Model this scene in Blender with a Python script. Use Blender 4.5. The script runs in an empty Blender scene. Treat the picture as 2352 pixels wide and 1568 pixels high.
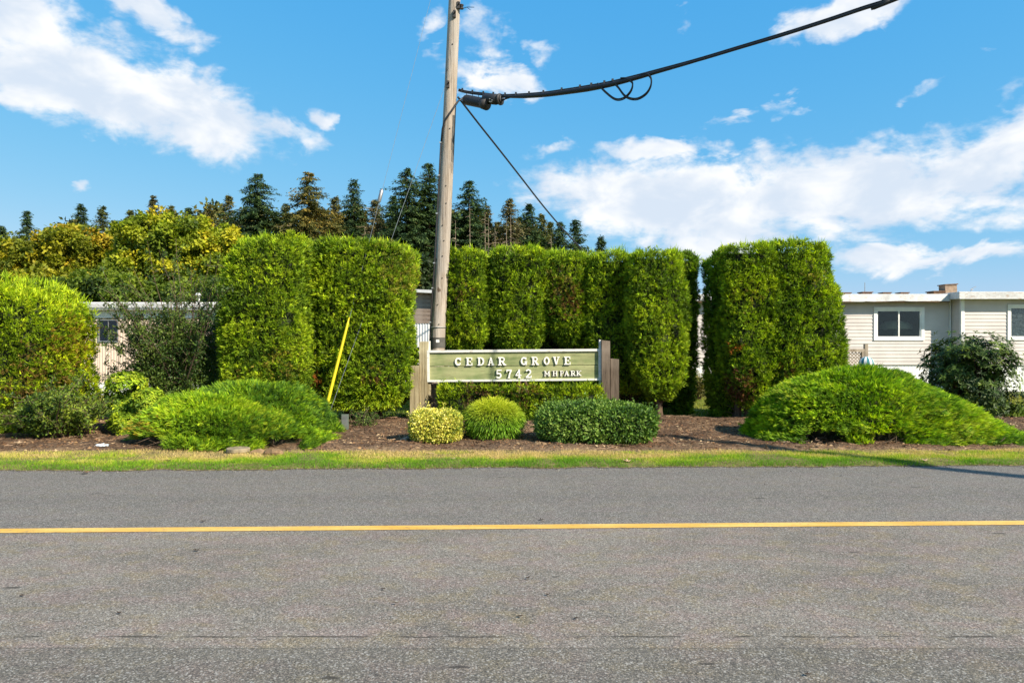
import bpy, math, random
import numpy as np

# ------------------------------------------------------------------ camera, sky, sun, exposure
scene = bpy.context.scene
COL = scene.collection
rng = np.random.default_rng(11)
random.seed(5)
FOC = 1568.0                      # focal length measured in the units used by PX / PZ


def PX(px, Y):
    return (px - 1176.0) / FOC * Y


def PZ(py, Y):
    return 1.6 - (py - 784.0) / FOC * Y


cam_d = bpy.data.cameras.new('camera')
cam_d.lens = 24.0
cam_d.sensor_width = 36.0
cam_d.clip_start = 0.05
cam_d.clip_end = 3000.0
cam = bpy.data.objects.new('camera', cam_d)
COL.objects.link(cam)
cam.location = (0, 0, 1.6)
cam.rotation_euler = (math.radians(90), 0, 0)
scene.camera = cam

SUN_EL = math.radians(36)
sx, sy = 0.78, -0.625
SUN_VEC = np.array([sx * math.cos(SUN_EL), sy * math.cos(SUN_EL), math.sin(SUN_EL)])
SUN_VEC /= np.linalg.norm(SUN_VEC)
sun_d = bpy.data.lights.new('sun', 'SUN')
sun_d.energy = 4.8
sun_d.angle = math.radians(0.53)
sun_d.color = (1.0, 0.91, 0.76)
sun = bpy.data.objects.new('sun', sun_d)
COL.objects.link(sun)
from mathutils import Vector
sun.rotation_euler = Vector(SUN_VEC).to_track_quat('Z', 'Y').to_euler()
sun.location = (30, -20, 40)

scene.view_settings.view_transform = 'Standard'
scene.view_settings.look = 'None'
scene.view_settings.exposure = 0.85
scene.view_settings.gamma = 1.0
scene.view_settings.use_curve_mapping = False


class NT:
    """small node helper"""
    def __init__(s, tree):
        s.t = tree

    def n(s, typ, **kw):
        nd = s.t.nodes.new(typ)
        for k, v in kw.items():
            setattr(nd, k, v)
        return nd

    def link(s, a, b):
        s.t.links.new(a, b)

    def put(s, sock, v):
        if isinstance(v, bpy.types.NodeSocket):
            s.t.links.new(v, sock)
        elif isinstance(v, (tuple, list)) and len(v) == 3 and sock.type == 'RGBA':
            sock.default_value = (*v, 1)
        else:
            sock.default_value = v

    def math(s, op, a, b=None, c=None, clamp=False):
        nd = s.n('ShaderNodeMath', operation=op, use_clamp=clamp)
        s.put(nd.inputs[0], a)
        if b is not None:
            s.put(nd.inputs[1], b)
        if c is not None:
            s.put(nd.inputs[2], c)
        return nd.outputs[0]

    def smooth(s, x, lo, hi, tlo=0.0, thi=1.0):
        nd = s.n('ShaderNodeMapRange', interpolation_type='SMOOTHSTEP')
        s.put(nd.inputs[0], x)
        nd.inputs[1].default_value = lo
        nd.inputs[2].default_value = hi
        nd.inputs[3].default_value = tlo
        nd.inputs[4].default_value = thi
        return nd.outputs[0]

    def mix(s, f, a, b, mode='MIX'):
        nd = s.n('ShaderNodeMix', data_type='RGBA', blend_type=mode)
        s.put(nd.inputs[0], f)
        s.put(nd.inputs[6], a)
        s.put(nd.inputs[7], b)
        return nd.outputs[2]

    def noise(s, vec, scale, detail=3.0, rough=0.55, dist=0.0):
        nd = s.n('ShaderNodeTexNoise')
        if vec is not None:
            s.put(nd.inputs['Vector'], vec)
        nd.inputs['Scale'].default_value = scale
        nd.inputs['Detail'].default_value = detail
        nd.inputs['Roughness'].default_value = rough
        nd.inputs['Distortion'].default_value = dist
        return nd.outputs[0]

    def scalev(s, vec, sc):
        nd = s.n('ShaderNodeVectorMath', operation='MULTIPLY')
        s.put(nd.inputs[0], vec)
        nd.inputs[1].default_value = sc
        return nd.outputs[0]


# ---- world: Nishita sky with procedural clouds laid out by direction
world = bpy.data.worlds.new('World')
scene.world = world
world.use_nodes = True
wt = world.node_tree
wt.nodes.clear()
w = NT(wt)
out = w.n('ShaderNodeOutputWorld')
sky = w.n('ShaderNodeTexSky')
sky.sky_type = 'NISHITA'
sky.sun_disc = False
sky.sun_elevation = SUN_EL
sky.sun_rotation = math.atan2(sx, sy)
sky.air_density = 1.0
sky.dust_density = 0.25
sky.ozone_density = 2.2
SKY_STRENGTH = 0.145
tc = w.n('ShaderNodeTexCoord')
sep = w.n('ShaderNodeSeparateXYZ')
w.link(tc.outputs['Generated'], sep.inputs[0])
az0 = w.math('ARCTAN2', sep.outputs[0], sep.outputs[1])
el0 = w.math('ARCSINE', sep.outputs[2])
az, el = az0, el0
comb = w.n('ShaderNodeCombineXYZ')
w.link(w.math('MULTIPLY', az, 1.0), comb.inputs[0])
w.link(w.math('MULTIPLY', el, 1.7), comb.inputs[1])
dirv = comb.outputs[0]
n_big = w.noise(dirv, 7.0, 6.0, 0.62, 0.25)
n_fine = w.noise(dirv, 24.0, 5.0, 0.6, 0.2)
n_low = w.noise(dirv, 2.3, 2.0, 0.5, 0.0)
# px, py (photo units), half sizes, tilt in degrees (clockwise), weight
CL = [(60, 60, 150, 85, 0, 1), (120, 170, 150, 70, 0, 1), (270, 200, 200, 90, 18, 1.1), (430, 245, 200, 85, 20, 1.1),
      (420, 305, 140, 48, 5, .9), (620, 300, 110, 36, 8, .75), (735, 268, 40, 30, 0, .66), (345, 30, 120, 42, 22, .9),
      (250, 75, 90, 30, 20, .6), (190, 425, 30, 16, 10, .58),
      (1125, 70, 62, 60, 0, .78), (1140, 185, 120, 38, 8, .95), (1010, 150, 60, 34, 0, .55), (985, 55, 60, 34, -30, .55),
      (1250, 118, 50, 40, 40, .52),
      (1400, 440, 200, 75, 0, .95), (1640, 465, 320, 85, 0, 1.15), (1960, 440, 300, 85, 0, 1.1), (2230, 392, 240, 78, -12, 1.1),
      (2460, 400, 190, 75, 0, 1.05), (1700, 530, 420, 60, 0, .8), (1520, 520, 300, 60, 0, .6),
      (1770, 345, 75, 45, 0, .8), (1705, 275, 80, 22, -12, .8), (1825, 245, 60, 26, 8, .7), (1290, 342, 90, 22, -6, .6), (1500, 340, 150, 22, 0, .7), (1650, 335, 60, 18, 0, .6), (2030, 375, 60, 16, 0, .5),
      (1950, 20, 160, 50, -12, .85), (1900, 90, 60, 20, -12, .4), (2100, 590, 230, 30, 0, .85), (2270, 572, 130, 28, 0, .9),
      (1660, 590, 180, 30, 0, .6), (2110, 200, 80, 18, -8, .52), (2330, 220, 60, 22, -15, .52), (1575, 55, 26, 40, 10, .48), (2300, 110, 60, 20, 0, .34)]
warp1 = w.math('SUBTRACT', w.noise(dirv, 9.0, 4.0, 0.6), 0.5)
warp2 = w.math('SUBTRACT', w.noise(w.scalev(dirv, (1.0, 1.0, 3.0)), 11.0, 4.0, 0.6, 0.7), 0.5)
az = w.math('ADD', az0, w.math('MULTIPLY', warp1, 0.13))
el = w.math('ADD', el0, w.math('MULTIPLY', warp2, 0.075))
acc = None
for (px, py, rx, ry, tilt, wt_) in CL:
    a0 = math.atan((px - 1176) / FOC)
    e0 = math.atan((784 - py) / FOC * math.cos(a0))
    ra = rx / FOC * math.cos(a0) ** 2
    re = ry / FOC * math.cos(e0) ** 2
    t = math.radians(tilt)
    da = w.math('SUBTRACT', az, a0)
    de = w.math('SUBTRACT', e0, el)
    u_ = w.math('ADD', w.math('MULTIPLY', da, math.cos(t) / ra), w.math('MULTIPLY', de, math.sin(t) / ra))
    v_ = w.math('ADD', w.math('MULTIPLY', da, -math.sin(t) / re), w.math('MULTIPLY', de, math.cos(t) / re))
    d2 = w.math('ADD', w.math('MULTIPLY', u_, u_), w.math('MULTIPLY', v_, v_))
    f = w.math('MULTIPLY', w.math('POWER', 2.718, w.math('MULTIPLY', d2, -0.75)), wt_)
    acc = f if acc is None else w.math('MAXIMUM', acc, f)
# the rest of the sky carries the same kind of scattered cloud
inside = w.math('MULTIPLY', w.smooth(w.math('ABSOLUTE', az), 0.66, 0.85, 1, 0), w.smooth(el, 0.48, 0.62, 1, 0))
outer = w.math('MULTIPLY', w.math('SUBTRACT', 1.0, inside), w.smooth(n_low, 0.42, 0.75, 0.0, 1.0))
acc = w.math('MAXIMUM', acc, outer)
dens = w.math('ADD', acc, w.math('MULTIPLY', w.math('SUBTRACT', n_big, 0.5), 1.5))
dens = w.math('ADD', dens, w.math('MULTIPLY', w.math('SUBTRACT', n_fine, 0.5), 0.75))
dens = w.math('MULTIPLY', dens, w.smooth(acc, 0.05, 0.3))
mask = w.math('MULTIPLY', w.smooth(dens, 0.28, 0.80), 0.98)
mask = w.math('MULTIPLY', mask, w.smooth(el, -0.02, 0.05))
shade = w.smooth(w.noise(dirv, 11.0, 4.0, 0.55, 0.3), 0.35, 0.7)
ccol = w.mix(shade, (0.66, 0.75, 0.87), (0.98, 0.98, 0.98))
sepc = w.n('ShaderNodeSeparateColor')
w.link(sky.outputs[0], sepc.inputs[0])
cmb = w.n('ShaderNodeCombineColor')
vals = []
for ch, (k_, pw_) in enumerate(((0.385, 1.14), (0.396, 0.42), (0.505, 0.12))):
    raw = w.math('MULTIPLY', sepc.outputs[ch], SKY_STRENGTH)
    val = w.math('MULTIPLY', w.math('POWER', raw, pw_), k_ / SKY_STRENGTH)
    vals.append(val)
w.link(w.math('MINIMUM', vals[0], w.math('MULTIPLY', vals[1], 0.80)), cmb.inputs[0])
w.link(vals[1], cmb.inputs[1])
w.link(vals[2], cmb.inputs[2])
bg1 = w.n('ShaderNodeBackground')
w.link(cmb.outputs[0], bg1.inputs[0])
bg1.inputs[1].default_value = SKY_STRENGTH
bg2 = w.n('ShaderNodeBackground')
w.link(ccol, bg2.inputs[0])
bg2.inputs[1].default_value = 0.60
mx = w.n('ShaderNodeMixShader')
w.link(mask, mx.inputs[0])
w.link(bg1.outputs[0], mx.inputs[1])
w.link(bg2.outputs[0], mx.inputs[2])
w.link(mx.outputs[0], out.inputs[0])

# ------------------------------------------------------------------ helpers


def S(r, g, b):
    def f(c):
        c /= 255.0
        return c / 12.92 if c <= 0.04045 else ((c + 0.055) / 1.055) ** 2.4
    return (f(r), f(g), f(b))


def hash01(ix, iy, iz, seed):
    h = (ix.astype(np.int64) * 374761393 + iy.astype(np.int64) * 668265263 + iz.astype(np.int64) * 2147483647 + seed * 1274126177) & 0xffffffff
    h = ((h ^ (h >> 13)) * 1274126177) & 0xffffffff
    h = h ^ (h >> 16)
    return (h & 0xffffff) / float(0xffffff)


def vnoise(P, scale, seed=0):
    """value noise in -1..1; scale may be a 3-vector"""
    Q = P * np.asarray(scale)
    i = np.floor(Q)
    f = Q - i
    f = f * f * (3 - 2 * f)
    i = i.astype(np.int64)
    r = 0
    for dx in (0, 1):
        for dy in (0, 1):
            for dz in (0, 1):
                wgt = (f[..., 0] if dx else 1 - f[..., 0]) * (f[..., 1] if dy else 1 - f[..., 1]) * (f[..., 2] if dz else 1 - f[..., 2])
                r = r + wgt * hash01(i[..., 0] + dx, i[..., 1] + dy, i[..., 2] + dz, seed)
    return r * 2 - 1


def unit(v):
    return v / np.maximum(np.linalg.norm(v, axis=-1, keepdims=True), 1e-9)


WL = {}


def tag(o, label=None, cat=None, group=None, kind=None):
    if label: o['label'] = label
    if cat: o['category'] = cat
    if group: o['group'] = group
    if kind: o['kind'] = kind
    return o


def thing(name, label, cat, loc, group=None):
    o = bpy.data.objects.new(name, None)
    COL.objects.link(o)
    o.location = loc
    o.empty_display_size = 0.2
    WL[o.name] = np.array(loc, float)
    return tag(o, label, cat, group)


def mesh_np(name, V, faces, mats, parent=None, cols=None, origin=None, midx=None, smooth=False, kind=None, label=None, cat=None, group=None):
    V = np.asarray(V, np.float64).reshape(-1, 3)
    faces = [np.asarray(f, np.int32) for f in faces if len(f)]
    if origin is None:
        lo, hi = V.min(0), V.max(0)
        origin = np.array([(lo[0] + hi[0]) / 2, (lo[1] + hi[1]) / 2, lo[2]])
    origin = np.asarray(origin, float)
    me = bpy.data.meshes.new(name)
    me.vertices.add(len(V))
    me.vertices.foreach_set('co', (V - origin).astype(np.float32).ravel())
    nl = sum(f.size for f in faces)
    me.loops.add(nl)
    me.loops.foreach_set('vertex_index', np.concatenate([f.ravel() for f in faces]))
    sizes = np.concatenate([np.full(len(f), f.shape[1], np.int32) for f in faces])
    me.polygons.add(len(sizes))
    starts = np.concatenate([[0], np.cumsum(sizes)[:-1]]).astype(np.int32)
    me.polygons.foreach_set('loop_start', starts)
    me.polygons.foreach_set('loop_total', sizes)
    if midx is not None:
        me.polygons.foreach_set('material_index', np.asarray(midx, np.int32))
    me.polygons.foreach_set('use_smooth', np.full(len(sizes), bool(smooth)))
    me.update(calc_edges=True)
    if cols is not None:
        ca = me.color_attributes.new('col', 'FLOAT_COLOR', 'POINT')
        c4 = np.ones((len(V), 4), np.float32)
        c4[:, :3] = cols
        ca.data.foreach_set('color', c4.ravel())
    for m in (mats if isinstance(mats, (list, tuple)) else [mats]):
        me.materials.append(m)
    o = bpy.data.objects.new(name, me)
    COL.objects.link(o)
    if parent is not None:
        o.parent = parent
        o.location = origin - WL[parent.name]
    else:
        o.location = origin
    WL[o.name] = origin
    return tag(o, label, cat, group, kind)


class MB:
    """collects simple solids, builds one mesh"""
    def __init__(s):
        s.v = []
        s.f = {3: [], 4: []}
        s.n = 0

    def add(s, V, F):
        V = np.asarray(V, float).reshape(-1, 3)
        for f in F:
            s.f.setdefault(len(f), []).append([i + s.n for i in f])
        s.v.append(V)
        s.n += len(V)

    def box(s, x0, x1, y0, y1, z0, z1, fn=None):
        V = np.array([(x, y, z) for x in (x0, x1) for y in (y0, y1) for z in (z0, z1)], float)
        if fn is not None:
            V = fn(V)
        s.add(V, [(0, 1, 3, 2), (4, 6, 7, 5), (0, 4, 5, 1), (2, 3, 7, 6), (0, 2, 6, 4), (1, 5, 7, 3)])

    def tube(s, pts, rad, n=8, caps=True):
        pts = np.asarray(pts, float)
        k = len(pts)
        rad = np.full(k, rad) if np.isscalar(rad) else np.asarray(rad)
        T = np.gradient(pts, axis=0)
        T = unit(T)
        ref = np.array([0, 0, 1.0]) if abs(T[0][2]) < 0.9 else np.array([1.0, 0, 0])
        A = unit(np.cross(T[0], ref))
        rings = []
        for i in range(k):
            A = unit(A - T[i] * np.dot(A, T[i]))
            B = np.cross(T[i], A)
            a = np.arange(n) * 2 * math.pi / n
            rings.append(pts[i] + rad[i] * (np.cos(a)[:, None] * A + np.sin(a)[:, None] * B))
        V = np.concatenate(rings)
        F = []
        for i in range(k - 1):
            for j in range(n):
                F.append((i * n + j, i * n + (j + 1) % n, (i + 1) * n + (j + 1) % n, (i + 1) * n + j))
        if caps:
            F.append(tuple(range(n))[::-1])
            F.append(tuple((k - 1) * n + j for j in range(n)))
        s.add(V, F)

    def ribbon(s, pts, t, y0, y1, fn=None):
        """flat stroke in the xz plane, thickness t, extruded from y0 (front) to y1"""
        p = np.asarray(pts, float)
        d = unit(np.diff(p, axis=0))
        nrm = np.stack([-d[:, 1], d[:, 0]], 1)
        off = [nrm[0]]
        for i in range(1, len(p) - 1):
            m = unit(nrm[i - 1] + nrm[i])
            off.append(m / max(0.5, float(np.dot(m, nrm[i]))))
        off.append(nrm[-1])
        off = np.array(off) * t / 2
        L, R = p + off, p - off
        k = len(p)
        V = []
        for y in (y0, y1):
            for q in (L, R):
                V += [(a, y, b) for a, b in q]
        V = np.array(V)
        if fn is not None:
            V = fn(V)
        F = []
        for i in range(k - 1):
            F.append((i, i + 1, k + i + 1, k + i))
            F.append((2 * k + i, 3 * k + i, 3 * k + i + 1, 2 * k + i + 1))
            F.append((i, 2 * k + i, 2 * k + i + 1, i + 1))
            F.append((k + i, k + i + 1, 3 * k + i + 1, 3 * k + i))
        F.append((0, k, 3 * k, 2 * k))
        F.append((k - 1, 3 * k - 1, 4 * k - 1, 2 * k - 1))
        s.add(V, F)

    def build(s, name, mat, parent=None, smooth=False, **kw):
        V = np.concatenate(s.v)
        return mesh_np(name, V, [f for f in s.f.values() if f], mat, parent, smooth=smooth, **kw)


# ------------------------------------------------------------------ materials
MATS = {}


def mat(name, fn):
    if name in MATS:
        return MATS[name]
    m = bpy.data.materials.new(name)
    m.use_nodes = True
    t = m.node_tree
    t.nodes.clear()
    h = NT(t)
    o = h.n('ShaderNodeOutputMaterial')
    sh = fn(h)
    h.link(sh, o.inputs[0])
    MATS[name] = m
    return m


def principled(h, col, rough=0.6, spec=0.5, metal=0.0, bump=None, bstr=0.3, bdist=0.01):
    p = h.n('ShaderNodeBsdfPrincipled')
    h.put(p.inputs['Base Color'], col)
    h.put(p.inputs['Roughness'], rough)
    h.put(p.inputs['Specular IOR Level'], spec)
    h.put(p.inputs['Metallic'], metal)
    if bump is not None:
        b = h.n('ShaderNodeBump')
        b.inputs['Strength'].default_value = bstr
        b.inputs['Distance'].default_value = bdist
        h.put(b.inputs['Height'], bump)
        h.link(b.outputs[0], p.inputs['Normal'])
    return p.outputs[0]


def objco(h):
    return h.n('ShaderNodeTexCoord').outputs['Object']


def leaf_fn(rough, spec, trans):
    def fn(h):
        a = h.n('ShaderNodeAttribute', attribute_name='col')
        p = principled(h, a.outputs['Color'], rough, spec)
        if trans <= 0:
            return p
        tr = h.n('ShaderNodeBsdfTranslucent')
        tcol = h.mix(1.0, a.outputs['Color'], (1.15, 1.25, 0.45), 'MULTIPLY')
        h.link(tcol, tr.inputs[0])
        m = h.n('ShaderNodeMixShader')
        m.inputs[0].default_value = trans
        h.link(p, m.inputs[1])
        h.link(tr.outputs[0], m.inputs[2])
        return m.outputs[0]
    return fn


M_LEAF = mat('scale_foliage', leaf_fn(0.6, 0.25, 0.34))
M_GLOSS = mat('glossy_leaves', leaf_fn(0.5, 0.28, 0.25))
M_CONIFER = mat('conifer_needles', leaf_fn(0.7, 0.2, 0.15))
M_GRASS = mat('grass_blades', leaf_fn(0.6, 0.25, 0.35))
M_CHIP = mat('bark_chips', leaf_fn(0.85, 0.2, 0.0))


def flatmat(name, col, rough=0.6, spec=0.4, metal=0.0, var=0.15, scale=6.0, bump=0.0, stretch=(1, 1, 1)):
    def fn(h):
        v = h.scalev(objco(h), stretch)
        n = h.noise(v, scale, 4.0, 0.6)
        f = h.smooth(n, 0.3, 0.7)
        c2 = tuple(max(0.0, c * (1 - var)) for c in col)
        c1 = tuple(c * (1 + var * 0.6) for c in col)
        c = h.mix(f, c2, c1)
        return principled(h, c, rough, spec, metal, n if bump else None, bump, 0.01)
    return mat(name, fn)


def wood_fn(c_dark, c_mid, c_light, axis='z', scale=1.0, knots=True):
    def fn(h):
        st = {'z': (14, 14, 0.9), 'x': (0.9, 14, 14)}[axis]
        st = tuple(a * scale for a in st)
        v = h.scalev(objco(h), st)
        n1 = h.noise(v, 1.0, 5.0, 0.65, 0.4)
        n2 = h.noise(v, 4.5, 3.0, 0.6, 0.0)
        n3 = h.noise(objco(h), 1.6, 2.0, 0.5, 0.0)
        c = h.mix(h.smooth(n1, 0.3, 0.66), c_dark, c_mid)
        c = h.mix(h.smooth(n3, 0.4, 0.7), c, c_light)
        crack = h.smooth(n2, 0.30, 0.37, 1.0, 0.0)
        c = h.mix(h.math('MULTIPLY', crack, 0.75), c, tuple(x * 0.25 for x in c_dark))
        return principled(h, c, 0.85, 0.2, 0.0, n2, 0.25, 0.003)
    return fn


M_BARK = mat('cedar_bark', wood_fn((0.05, 0.032, 0.02), (0.13, 0.085, 0.055), (0.2, 0.15, 0.11), 'z', 1.6))
M_TWIG = flatmat('twig_bark', (0.11, 0.075, 0.05), 0.85, 0.2, 0, 0.4, 20)
M_PALEBARK = flatmat('pale_bark', (0.36, 0.29, 0.22), 0.85, 0.2, 0, 0.4, 3)
# ------------------------------------------------------------------ foliage engine


class Fol:
    def __init__(s):
        s.V, s.C, s.F3, s.F4 = [], [], [], []
        s.n = 0

    def _push(s, V, C, F, k):
        s.V.append(V.reshape(-1, 3))
        s.C.append(C.reshape(-1, 3))
        (s.F3 if k == 3 else s.F4).append(F + s.n)
        s.n += V.reshape(-1, 3).shape[0]

    def needles(s, P, D, L, W, cb, ct):
        n = len(P)
        side = unit(np.cross(D, rng.normal(size=(n, 3))))
        L = np.broadcast_to(L, (n,))[:, None]
        W = np.broadcast_to(W, (n,))[:, None]
        V = np.stack([P - side * W * .5, P + side * W * .5, P + D * L], 1)
        C = np.stack([cb, cb, ct], 1)
        F = np.arange(n * 3).reshape(n, 3)
        s._push(V, C, F, 3)

    def leaves(s, P, D, N, L, W, cb, ct, fold=0.15):
        n = len(P)
        side = unit(np.cross(D, N))
        up = unit(np.cross(side, D))
        L = np.broadcast_to(L, (n,))[:, None]
        W = np.broadcast_to(W, (n,))[:, None]
        mid = P + D * L * .45
        V = np.stack([P, mid + side * W * .5 + up * W * fold, P + D * L, mid - side * W * .5 + up * W * fold], 1)
        C = np.stack([cb, (cb + ct) / 2, ct, (cb + ct) / 2], 1)
        F = np.arange(n * 4).reshape(n, 4)
        s._push(V, C, F, 4)

    def solid(s, G, col):
        """grid core, G (nv,nu,3), closed in u"""
        nv, nu = G.shape[:2]
        i = np.arange(nv - 1)[:, None] * nu
        j = np.arange(nu)[None, :]
        j2 = (j + 1) % nu
        F = np.stack([i + j, i + j2, i + nu + j2, i + nu + j], -1).reshape(-1, 4)
        C = np.broadcast_to(np.array(col), (nv * nu, 3)).copy()
        s._push(G, C, F, 4)

    def build(s, name, m, parent, **kw):
        fs = []
        if s.F3: fs.append(np.concatenate(s.F3))
        if s.F4: fs.append(np.concatenate(s.F4))
        return mesh_np(name, np.concatenate(s.V), fs, m, parent, cols=np.concatenate(s.C), kind='stuff', **kw)


def grid_normals(G, outward_from=None):
    du = np.roll(G, -1, 1) - np.roll(G, 1, 1)
    dv = np.gradient(G, axis=0)
    N = unit(np.cross(du, dv))
    c = G.mean((0, 1))
    if np.mean(np.sum(N * (G - c), -1)) < 0:
        N = -N
    return N


def displace(G, amps):
    N = grid_normals(G)
    d = 0
    for (a, sc, seed) in amps:
        d = d + a * vnoise(G, sc, seed)
    return G + N * d[..., None]


def sample(G, density, backcull=0.4):
    N = grid_normals(G)
    nv, nu = G.shape[:2]
    A = G[:-1]
    B = np.roll(G, -1, 1)[:-1]
    Cc = G[1:]
    area = np.linalg.norm(np.cross(B - A, Cc - A), axis=-1)
    if backcull < 1:
        area = area * np.where(N[:-1][..., 1] > 0.35, backcull, 1.0)
    p = area.ravel()
    n = int(p.sum() * density)
    idx = rng.choice(p.size, n, p=p / p.sum())
    v, u = np.divmod(idx, nu)
    fu, fv = rng.random(n)[:, None], rng.random(n)[:, None]
    u2 = (u + 1) % nu
    P = (G[v, u] * (1 - fu) + G[v, u2] * fu) * (1 - fv) + (G[v + 1, u] * (1 - fu) + G[v + 1, u2] * fu) * fv
    Nn = unit((N[v, u] * (1 - fu) + N[v, u2] * fu) * (1 - fv) + (N[v + 1, u] * (1 - fu) + N[v + 1, u2] * fu) * fv)
    return P, Nn


def hedge_surface(rows, Y, dy, n=0.62, nv=70, nu=84, ypow=0.5):
    """rows: (py, xl, xr) top to bottom at distance Y"""
    r = np.array(rows, float)
    t = np.linspace(r[0, 0], r[-1, 0], nv)
    # denser near the ends
    s_ = 0.5 - 0.5 * np.cos(np.linspace(0, math.pi, nv))
    t = r[0, 0] + (r[-1, 0] - r[0, 0]) * (0.5 * s_ + 0.5 * np.linspace(0, 1, nv))
    xl = np.interp(t, r[:, 0], r[:, 1])
    xr = np.interp(t, r[:, 0], r[:, 2])
    mw = (r[:, 2] - r[:, 1]).max()
    wr = (xr - xl) / mw
    a = np.linspace(0, 2 * math.pi, nu, endpoint=False)
    c = np.sign(np.cos(a)) * np.abs(np.cos(a)) ** n
    q = np.sign(np.sin(a)) * np.abs(np.sin(a)) ** n
    xc = PX((xl + xr) / 2, Y)
    rx = (xr - xl) / 2 / FOC * Y
    ry = dy * wr ** ypow
    z = PZ(t, Y)
    G = np.zeros((nv + 2, nu, 3))
    G[1:-1, :, 0] = xc[:, None] + rx[:, None] * c
    G[1:-1, :, 1] = Y + ry[:, None] * q
    G[1:-1, :, 2] = z[:, None]
    for k, e in ((0, 1), (nv + 1, nv)):
        G[k] = G[e]
        G[k, :, 0] = xc[e - 1] + (G[e, :, 0] - xc[e - 1]) * .05
        G[k, :, 1] = Y + (G[e, :, 1] - Y) * .05
    G[0, :, 2] += 0.03
    return G


def mound_surface(cols, yfn, dyfn, nu=90, na=60, zb=0.04, pw=0.72):
    """cols: (px, pytop, Y, dy)"""
    r = np.array(cols, float)
    t = np.linspace(0, 1, nu)
    k = np.linspace(0, 1, len(r))
    px, py, Y, dy = [np.interp(t, k, r[:, i]) for i in range(4)]
    X = PX(px, Y)
    zt = np.maximum(PZ(py, Y), 0.05)
    a = np.linspace(-0.12, math.pi + 0.12, na)
    sn = np.sign(np.sin(a)) * np.abs(np.sin(a)) ** pw
    G = np.zeros((nu, na, 3))
    G[:, :, 0] = X[:, None]
    G[:, :, 1] = Y[:, None] - dy[:, None] * np.cos(a)[None]
    G[:, :, 2] = zb + (zt[:, None] - zb) * np.maximum(sn, 0)[None]
    return G


def ball_surface(cx, cy, cz, rx, ry, rz, e=0.7, nv=44, nu=60):
    v = np.linspace(-math.pi / 2 + .03, math.pi / 2 - .03, nv)
    u = np.linspace(0, 2 * math.pi, nu, endpoint=False)
    P = lambda x: np.sign(x) * np.abs(x) ** e
    G = np.zeros((nv, nu, 3))
    G[..., 0] = cx + rx * P(np.cos(v))[:, None] * P(np.cos(u))
    G[..., 1] = cy + ry * P(np.cos(v))[:, None] * P(np.sin(u))
    G[..., 2] = cz + rz * P(np.sin(v))[:, None]
    return G


def shrink(G, d):
    return G - grid_normals(G) * d


def colour(P, pals, scale, seed, jitter=0.22, patches=(), yref=None):
    """leaf colours: noise picks between palette entries, patches of other leaf colours may be added"""
    n = len(P)
    pals = np.array(pals)
    k = len(pals) - 1
    f = np.clip(0.5 + 0.45 * vnoise(P, scale, seed) + 0.30 * vnoise(P, np.asarray(scale) * 2.7, seed + 1) + rng.normal(0, .25, n), 0, .999) * k
    i = f.astype(int)
    i2 = np.minimum(i + 1, k)
    c = pals[i] + (pals[i2] - pals[i]) * (f - i)[:, None]
    for (px, py, rad, pc, prob) in patches:
        X, Z = P[:, 0] / P[:, 1] * FOC + 1176, 784 - (P[:, 2] - 1.6) / P[:, 1] * FOC
        d = np.hypot(X - px, Z - py) / rad
        m = rng.random(n) < prob * np.clip(1.5 - d * 1.1 + 0.5 * vnoise(P, 9, 77), 0, 1)
        c[m] = np.array(pc) * (0.7 + 0.6 * rng.random((m.sum(), 1)))
    return c * (1 + rng.normal(0, jitter, (n, 1))).clip(.4, 1.8)


UP = np.array([0, 0, 1.0])


def core_of(G, d):
    """inner body of a hedge: rings drawn in towards their axis, top lowered"""
    c = G.mean(1, keepdims=True)
    v = G - c
    r = np.linalg.norm(v[..., :2], axis=-1, keepdims=True)
    out = c + v * np.clip(1 - d * 1.25 / np.maximum(r, 1e-3), 0.02, 1)
    z0, z1 = G[..., 2].min(), G[..., 2].max()
    out[..., 2] = np.clip(G[..., 2], z0 + d * .6, z1 - d * 1.9)
    return out

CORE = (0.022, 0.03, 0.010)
CEDAR = [(0.062, 0.120, 0.009), (0.140, 0.228, 0.011), (0.245, 0.348, 0.014), (0.375, 0.465, 0.018)]
CEDAR_SHADED = [(0.046, 0.098, 0.009), (0.095, 0.175, 0.011), (0.165, 0.265, 0.014), (0.25, 0.35, 0.018)]  # darkened cedar greens: shade put into the leaf colour


def tufts(fol, P, N, cb, K, L, rad, spread, dirn, seedless=None, tip=1.5, wfac=.3, chunk=0.05):
    """dense little sprays: K pointed scales fanning from every point"""
    n = len(P)
    D0 = unit(dirn)
    for k in range(K):
        s_ = rng.random((n, 1))
        o_ = rng.normal(0, rad, (n, 3)) * (1.05 - .6 * s_)
        D = unit(D0 + unit(o_ + 1e-6) * spread * .6 + rng.normal(0, spread, (n, 3)) * .6)
        l = L * (.6 + .8 * rng.random(n))
        g = (0.78 + .5 * s_)
        fol.needles(P + D0 * s_ * chunk + o_, D, l, l * wfac, cb * g * .85, cb * g * np.array([tip, tip * .94, tip * .75]))


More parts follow.
